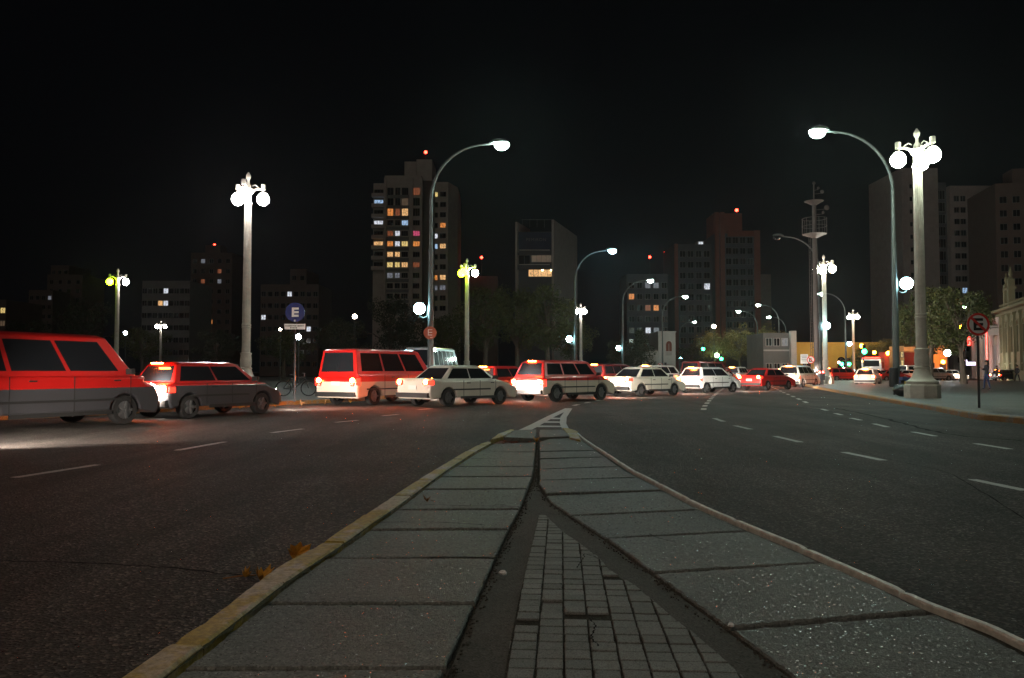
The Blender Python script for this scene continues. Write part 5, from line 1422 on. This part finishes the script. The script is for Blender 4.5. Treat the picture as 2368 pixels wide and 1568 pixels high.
for i in range(15):
    z = b.h - 2.6 - 2.9 * i
    if z < 3: break
    st = {8: ('dark', 'blue'), 9: ('orange', 'dimred'), 11: ('dim', 'dark')}.get(i, ('dark', 'dark'))
    b.window(1.6, z, 1.2, 1.3, st[0], bars=2); b.window(3.2, z, 1.2, 1.3, st[1], bars=2)
    b.window(7.2, z, 2.5, 1.7, 'dimred' if i == 10 else 'dark', bars=3); b.window(10.2, z, 1.6, 1.4, 'dark')
    b.part("balcony", [((7.2, -0.55, z - 1.25), (3.2, 1.1, 0.14)), ((7.2, -1.06, z - 0.85), (3.2, 0.07, 0.7))], 'w_pink')
b = Bld("dark_edge_tower", "dark featureless tower cut by the right edge", (X_at(2311, 170), 170), (X_at(2420, 170), 168), 16, Z_at(432, 170), 'w_brown')
b.part("roof_room", [((b.w * 0.62, 5, b.h + 2.2), (4, 5, 4.4))], 'w_brown')
for i in range(12):
    for k in range(4): b.window(1.5 + 2.6 * k, b.h - 3 - 3 * i, 1.4, 1.4, 'dark')

# --- ornate stone building at right
A, B = at(2312, 859, 104), at(2440, 859, 80)
b = Bld("ornate_stone_building", "ornate greenish stone building with pinnacled pediment at right edge", A, B, 14, 9.0, 'w_stone', roof=False)
b.part("cornice", [((b.w / 2, -0.25, 9.1), (b.w + 0.6, 1.1, 0.3)), ((b.w / 2, -0.12, 8.6), (b.w + 0.3, 0.5, 0.25))], 'w_stone')
b.part("balustrade", [((b.w / 2, 0.2, 9.9), (b.w, 0.25, 0.18))] + [((0.4 + 0.6 * k, 0.2, 9.53), (0.18, 0.18, 0.56)) for k in range(int(b.w / 0.6))], 'w_stone')
b.part("plinth_course", [((b.w / 2, -0.1, 0.6), (b.w, 0.3, 1.2)), ((b.w / 2, -0.08, 2.2), (b.w, 0.2, 0.16))], 'w_stone')
for k in range(9):
    x = 1.6 + 3.0 * k
    if x > b.w - 1: break
    b.window(x, 5.2, 1.1, 3.2, 'dark', frame='w_stone', bars=2)
    ar = MB(); ar.tube([(x + 0.62 * math.cos(a), -0.1, 6.85 + 0.62 * math.sin(a)) for a in [math.pi * j / 10 for j in range(11)]], 0.12, 6); ar.build("arch_moulding", 'w_stone', b.root)
    b.part("pilaster", [((x + 1.5, -0.12, 4.9), (0.45, 0.3, 7.2)), ((x + 1.5, -0.16, 8.3), (0.6, 0.4, 0.35))], 'w_stone')
m = MB()
for x, hh_ in ((2.9, 3.3), (5.3, 3.9)):
    m.box((x, 0.4, 9.9 + hh_ / 2 - 0.9), (0.7, 0.7, hh_)); m.lathe([(0.4, 0), (0.3, 0.2), (0.16, 0.35), (0.24, 0.7), (0.2, 1.0), (0.08, 1.3), (0.1, 1.5), (0.02, 1.7)], 10, (x, 0.4, 9.0 + hh_))
m.box((4.1, 0.6, 10.4), (1.8, 0.5, 2.6)); m.box((4.1, 0.5, 11.8), (3.4, 0.9, 0.3)); m.build("pediment", 'w_stone', b.root)

# --- columned building lit in red
M['neon_red'] = emis("red_light_tube", (1.0, 0.03, 0.02), 9)
A, B = at(2262, 859, 118), at(2309, 859, 106)
b = Bld("columned_building", "white columned building trimmed with red lights behind the no parking sign", A, B, 10, 8.6, 'w_white', roof=False)
for k in range(5):
    m = MB(); m.lathe([(0.42, 0), (0.42, 0.3), (0.3, 0.4), (0.26, 5.6), (0.4, 5.8), (0.4, 6.0)], 14, (0.6 + (b.w - 1.2) * k / 4, -0.7, 0.15)); m.build("column", 'w_white', b.root, smooth=True)
b.part("architrave", [((b.w / 2, -0.6, 6.6), (b.w + 0.4, 1.3, 0.9)), ((b.w / 2, -0.7, 7.3), (b.w + 0.8, 1.6, 0.25))], 'w_white')
m = MB(); m.add([(-0.2, -1.2, 7.43), (b.w + 0.2, -1.2, 7.43), (b.w / 2, -1.2, 9.2), (-0.2, 0.5, 7.43), (b.w + 0.2, 0.5, 7.43), (b.w / 2, 0.5, 9.2)], [(0, 1, 2), (3, 5, 4), (0, 2, 5, 3), (1, 4, 5, 2)]); m.build("pediment", 'w_white', b.root)
m = MB(); m.tube([(-0.2, -1.4, 7.5), (b.w / 2, -1.4, 9.3), (b.w + 0.2, -1.4, 7.5), (b.w + 0.2, -1.4, 1.5)], 0.06, 6); m.tube([(0.4, -1.35, 5.2), (1.6, -1.35, 5.2), (1.6, -1.35, 6.3), (0.4, -1.35, 6.3), (0.4, -1.35, 5.2)], 0.1, 6); m.build("red_light_tube", 'neon_red', b.root)
for k in range(3): b.window(1.6 + (b.w - 3) * k / 2, 3.0, 1.1, 3.4, 'dimwhite', frame='w_white')
M['shop_sign'] = emis("shop_sign", (0.75, 0.7, 1.0), 3.0)
rt = empty("shop_sign", at(2245, 841, 108)); tag(rt, "small lit violet-white shop sign left of the columned building", "shop sign")
m = MB(); m.box((0, 0, 0), (1.1, 0.15, 0.45)); m.box((-0.75, 0, 0.15), (0.3, 0.15, 0.75)); m.build("sign_panel", 'shop_sign', rt)
m = MB(); m.tube([(0, 0.1, -2.1), (0, 0.1, 0)], 0.06, 6); m.build("post", 'dark_metal', rt)

# --- orange wall, red awning, yellow house, framed house, arched house
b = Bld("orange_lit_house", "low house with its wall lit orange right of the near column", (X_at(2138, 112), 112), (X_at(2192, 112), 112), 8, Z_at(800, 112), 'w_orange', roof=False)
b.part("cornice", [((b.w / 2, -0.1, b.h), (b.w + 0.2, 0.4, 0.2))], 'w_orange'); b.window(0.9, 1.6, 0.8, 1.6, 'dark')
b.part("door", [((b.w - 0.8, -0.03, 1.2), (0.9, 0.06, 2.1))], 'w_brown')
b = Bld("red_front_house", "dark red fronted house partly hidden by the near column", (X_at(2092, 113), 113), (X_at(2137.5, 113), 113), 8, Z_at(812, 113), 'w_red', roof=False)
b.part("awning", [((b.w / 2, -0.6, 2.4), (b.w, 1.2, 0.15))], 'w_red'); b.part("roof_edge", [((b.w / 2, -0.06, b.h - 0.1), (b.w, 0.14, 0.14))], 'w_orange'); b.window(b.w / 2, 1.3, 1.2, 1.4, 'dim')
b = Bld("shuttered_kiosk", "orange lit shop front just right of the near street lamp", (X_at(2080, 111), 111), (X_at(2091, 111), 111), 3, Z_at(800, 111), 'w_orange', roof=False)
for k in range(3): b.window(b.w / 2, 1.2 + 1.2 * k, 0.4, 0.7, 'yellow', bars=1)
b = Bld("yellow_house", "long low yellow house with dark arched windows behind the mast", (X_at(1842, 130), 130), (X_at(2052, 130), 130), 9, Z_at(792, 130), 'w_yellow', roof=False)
b.part("cornice", [((b.w / 2, -0.12, b.h - 0.1), (b.w + 0.2, 0.4, 0.25)), ((b.w / 2, -0.05, b.h - 1.0), (b.w, 0.12, 0.12))], 'w_yellow')
for k in range(5):
    x = 1.6 + 2.9 * k; b.window(x, 1.9, 1.3, 2.2, 'dark', frame='w_yellow')
    m = MB(); m.add([(x, -0.04, 3.0)] + [(x + 0.65 * math.cos(math.pi * j / 10), -0.04, 3.06 + 0.55 * math.sin(math.pi * j / 10)) for j in range(11)], [tuple(range(12))]); m.build("arch_light", 'win_dark', b.root)
b = Bld("framed_white_house", "grey house with tall white end pillar left of the yellow house", (X_at(1765, 128), 128), (X_at(1840, 128), 128), 9, Z_at(770, 128), 'w_grey', roof=False)
b.part("pillar", [((b.w - 0.6, -0.4, (b.h + 0.3) / 2), (0.9, 0.9, b.h + 0.3))], 'w_white'); b.part("lintel", [((b.w / 2 - 0.5, -0.15, b.h * 0.62), (b.w - 1, 0.3, 0.25))], 'w_white')
for k in range(3): b.window(0.9 + 1.3 * k, b.h * 0.8, 0.9, 1.2, 'dimwhite' if k == 2 else 'dark', frame='w_white'); b.window(0.9 + 1.3 * k, 1.7, 0.9, 1.6, 'dark', frame='w_white')
b = Bld("white_arched_house", "white classical house with a tall brown arched window", (X_at(1522, 140), 140), (X_at(1562, 140), 140), 10, Z_at(766, 140), 'w_white', roof=False)
b.part("cornice", [((b.w / 2, -0.1, b.h - 0.1), (b.w + 0.2, 0.4, 0.2)), ((b.w / 2, -0.05, b.h - 0.75), (b.w, 0.14, 0.08)), ((b.w / 2, -0.05, b.h - 1.2), (b.w, 0.14, 0.08))], 'w_white')
m = MB(); ax, az = (1546.5 - 1522) * 140 / F, Z_at(812, 140); rr2 = 0.52
m.add([(ax - rr2, -0.03, az), (ax + rr2, -0.03, az)] + [(ax + rr2 * math.cos(math.pi * j / 12), -0.03, az + 1.3 + rr2 * math.sin(math.pi * j / 12)) for j in range(13)], [tuple(range(15))]); m.build("arched_window", 'w_brick', b.root)
m = MB(); m.tube([(ax + rr2 * 1.05 * math.cos(math.pi * j / 12), -0.06, az + 1.3 + rr2 * 1.05 * math.sin(math.pi * j / 12)) for j in range(13)], 0.06, 6); m.box((ax, -0.05, az + 0.6), (0.06, 0.06, 1.5)); m.build("arch_moulding", 'w_white', b.root)
b.part("balustrade", [((ax, -0.15, az - 0.1), (1.2, 0.25, 0.1))] + [((ax - 0.5 + 0.125 * k, -0.15, az - 0.45), (0.06, 0.12, 0.6)) for k in range(9)], 'w_white')
b = Bld("white_garden_wall", "low white wall left of the arched house behind the conifer", (X_at(1466, 138), 138), (X_at(1521.5, 138), 138), 0.5, Z_at(812, 138), 'w_white', cat="wall", roof=False)
b.part("gate_post", [((1.2 * k + 0.3, -0.1, Z_at(812, 138) / 2 + 0.15), (0.2, 0.2, Z_at(812, 138) + 0.3)) for k in range(4)], 'w_white')

# ------------------------------------------------------------------ trees
def leaf_material(nm, c1, c2):
    m = bpy.data.materials.new(nm); m.use_nodes = True; nt = m.node_tree; b_ = nt.nodes["Principled BSDF"]
    tc = nt.nodes.new("ShaderNodeTexCoord"); n_ = nt.nodes.new("ShaderNodeTexNoise"); n_.inputs["Scale"].default_value = 0.9; n_.inputs["Detail"].default_value = 5
    nt.links.new(tc.outputs["Object"], n_.inputs["Vector"]); cr = nt.nodes.new("ShaderNodeValToRGB"); nt.links.new(n_.outputs["Fac"], cr.inputs[0])
    cr.color_ramp.elements[0].position = 0.38; cr.color_ramp.elements[0].color = (*c1, 1); cr.color_ramp.elements[1].position = 0.62; cr.color_ramp.elements[1].color = (*c2, 1)
    nt.links.new(cr.outputs[0], b_.inputs["Base Color"]); b_.inputs["Roughness"].default_value = 0.65
    return m
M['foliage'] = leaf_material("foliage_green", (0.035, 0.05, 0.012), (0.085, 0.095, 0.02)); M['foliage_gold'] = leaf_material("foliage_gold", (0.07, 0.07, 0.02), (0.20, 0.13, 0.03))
M['foliage_dark'] = leaf_material("foliage_dark", (0.018, 0.028, 0.012), (0.045, 0.055, 0.02)); M['bark'] = mat("bark", (0.10, 0.08, 0.06), 0.9, var=0.3, scale=3, bump=0.5)
def tree_proto(seed, matn, n_clump=46, n_leaf=110, shape='round', leafsz=0.028):
    rnd = random.Random(seed); tr = MB(); cr = MB()
    tr.tube([(0, 0, 0), (0.01, 0, 0.18), (0.02, 0.01, 0.45), (0.0, 0, 0.78)], [0.035, 0.026, 0.018, 0.006], 8)
    clumps = []
    for k in range(n_clump):
        if shape == 'round':
            a = rnd.uniform(0, 2 * math.pi); u = rnd.uniform(-1, 1); q = rnd.uniform(0.35, 1.0) ** 0.6
            c = Vector((math.cos(a) * math.sqrt(1 - u * u) * 0.36 * q, math.sin(a) * math.sqrt(1 - u * u) * 0.36 * q, 0.62 + u * 0.31 * q)); rr = rnd.uniform(0.06, 0.13)
        else:
            t = k / n_clump; a = rnd.uniform(0, 2 * math.pi); rad = 0.34 * (1 - t) ** 0.8 * rnd.uniform(0.3, 1); c = Vector((math.cos(a) * rad, math.sin(a) * rad, 0.22 + 0.74 * t)); rr = rnd.uniform(0.04, 0.10)
        clumps.append((c, rr))
        if k % 3 == 0: tr.tube([(0.01, 0, 0.25 + 0.3 * rnd.random()), tuple(c * 0.6 + Vector((0, 0, 0.2))), tuple(c)], [0.010, 0.006, 0.002], 5)
    vs, fs = [], []
    for c, rr in clumps:
        for _ in range(n_leaf):
            d = Vector((rnd.gauss(0, 1), rnd.gauss(0, 1), rnd.gauss(0, 0.75))).normalized() * rr * rnd.uniform(0.3, 1.15) ** 0.5
            p = c + d; a = Vector((rnd.uniform(-1, 1), rnd.uniform(-1, 1), rnd.uniform(-1, 1))).normalized(); b_ = a.cross(Vector((rnd.uniform(-1, 1), rnd.uniform(-1, 1), rnd.uniform(-1, 1)))).normalized()
            s_ = leafsz * rnd.uniform(0.5, 1.1); i0 = len(vs); vs += [p + a * s_ * 0.5, p + b_ * s_ * 0.4, p - a * s_ * 0.5, p - b_ * s_ * 0.4]; fs.append((i0, i0 + 1, i0 + 2, i0 + 3))
    cr.add(vs, fs)
    t_o = tr.build("trunk", 'bark', smooth=True); c_o = cr.build("crown", matn)
    d = (t_o.data, c_o.data); bpy.data.objects.remove(t_o); bpy.data.objects.remove(c_o); return d
TP = [tree_proto(1, 'foliage'), tree_proto(2, 'foliage_gold'), tree_proto(3, 'foliage_dark', shape='cone'), tree_proto(4, 'foliage_dark'), tree_proto(5, 'foliage')]
def tree(px, Y, h, label, kind=0, wide=1.0, rz=0.0, z0=PAV, lean=0.0, group="trees around the square", name="tree"):
    rt = empty(name, (X_at(px, Y), Y, z0)); tag(rt, label, "tree", group)
    for nm, d in zip(("trunk", "crown"), TP[kind]):
        o = bpy.data.objects.new(nm, d); COL.objects.link(o); o.parent = rt; o.scale = (h * wide, h * wide, h); o.rotation_euler = (0, lean, rz) if not lean else (0, lean, 0)
tree(1120, 128, 15.5, "dark tree right of the tower behind the lime-lit column", 0, 0.9, 0.3)
tree(1195, 130, 16.5, "broad dark tree under the advertisement building", 4, 0.95, 1.2)
tree(1268, 126, 15.5, "dark tree at the right foot of the advertisement building", 0, 0.9, 2.2)
tree(1325, 135, 11, "lower dark tree behind the curved lamp right of the advertisement", 4, 1.0, 3.3)
tree(900, 150, 16, "dark tree in front of the apartment tower's left foot", 3, 0.95, 0.5)
tree(985, 145, 13, "dark tree in front of the apartment tower's middle", 3, 1.1, 1.9)
tree(1045, 140, 12, "dark tree in front of the apartment tower's right foot", 4, 1.0, 2.9)
tree(790, 130, 10, "dark tree right of the blue E sign", 3, 1.3, 4.0)
tree(655, 120, 7.5, "low leafy tree behind the blue E sign post", 0, 1.4, 5.0)
tree(500, 160, 10, "dark tree left of the white-globed column", 3, 1.3, 1.0)
tree(330, 165, 11, "dark tree right of the lime column at left", 4, 1.3, 2.6)
tree(200, 170, 17, "tall dark tree left of the lime column", 3, 1.0, 3.9)
tree(60, 160, 12, "dark tree near the left edge", 3, 1.4, 0.2)
tree(1480, 132, 8.2, "dark conifer-like tree before the white garden wall", 2, 1.2, 0.4)
tree(1440, 128, 6.5, "low dark bush-like tree left of the garden wall", 3, 1.4, 0.9)
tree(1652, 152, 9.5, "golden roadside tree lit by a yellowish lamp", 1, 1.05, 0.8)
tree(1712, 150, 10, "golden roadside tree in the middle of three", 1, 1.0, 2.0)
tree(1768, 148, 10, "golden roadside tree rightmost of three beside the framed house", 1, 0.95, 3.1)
tree(1600, 165, 7, "small dark tree left of the golden roadside trees", 3, 1.3, 4.4)
tree(2150, 70, 9.0, "leafy tree behind the near stone column", 0, 0.9, 5.5)
tree(2228, 66, 8.6, "leaning tree left of the no parking sign", 0, 0.95, 0.0, lean=R(-6))
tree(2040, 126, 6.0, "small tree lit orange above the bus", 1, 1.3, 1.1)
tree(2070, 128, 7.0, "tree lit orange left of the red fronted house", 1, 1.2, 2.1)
tree(2000, 127, 5.0, "small tree behind the largest green signal", 0, 1.3, 0.6)

# ------------------------------------------------------------------ thin air volume added to put halos round the lamps
hz = MB(); hz.box((0, 165, 44), (720, 460, 90))
hm_ = bpy.data.materials.new("halo_haze"); hm_.use_nodes = True; nt = hm_.node_tree
for n_ in list(nt.nodes):
    if n_.type == 'BSDF_PRINCIPLED': nt.nodes.remove(n_)
pv = nt.nodes.new("ShaderNodeVolumePrincipled"); pv.inputs["Color"].default_value = (0.86, 0.93, 0.95, 1); pv.inputs["Density"].default_value = 0.00017; pv.inputs["Anisotropy"].default_value = 0.78
nt.links.new(pv.outputs[0], nt.nodes["Material Output"].inputs["Volume"])
M['halo_haze'] = hm_
tag(hz.build("halo_haze", 'halo_haze'), kind='stuff')
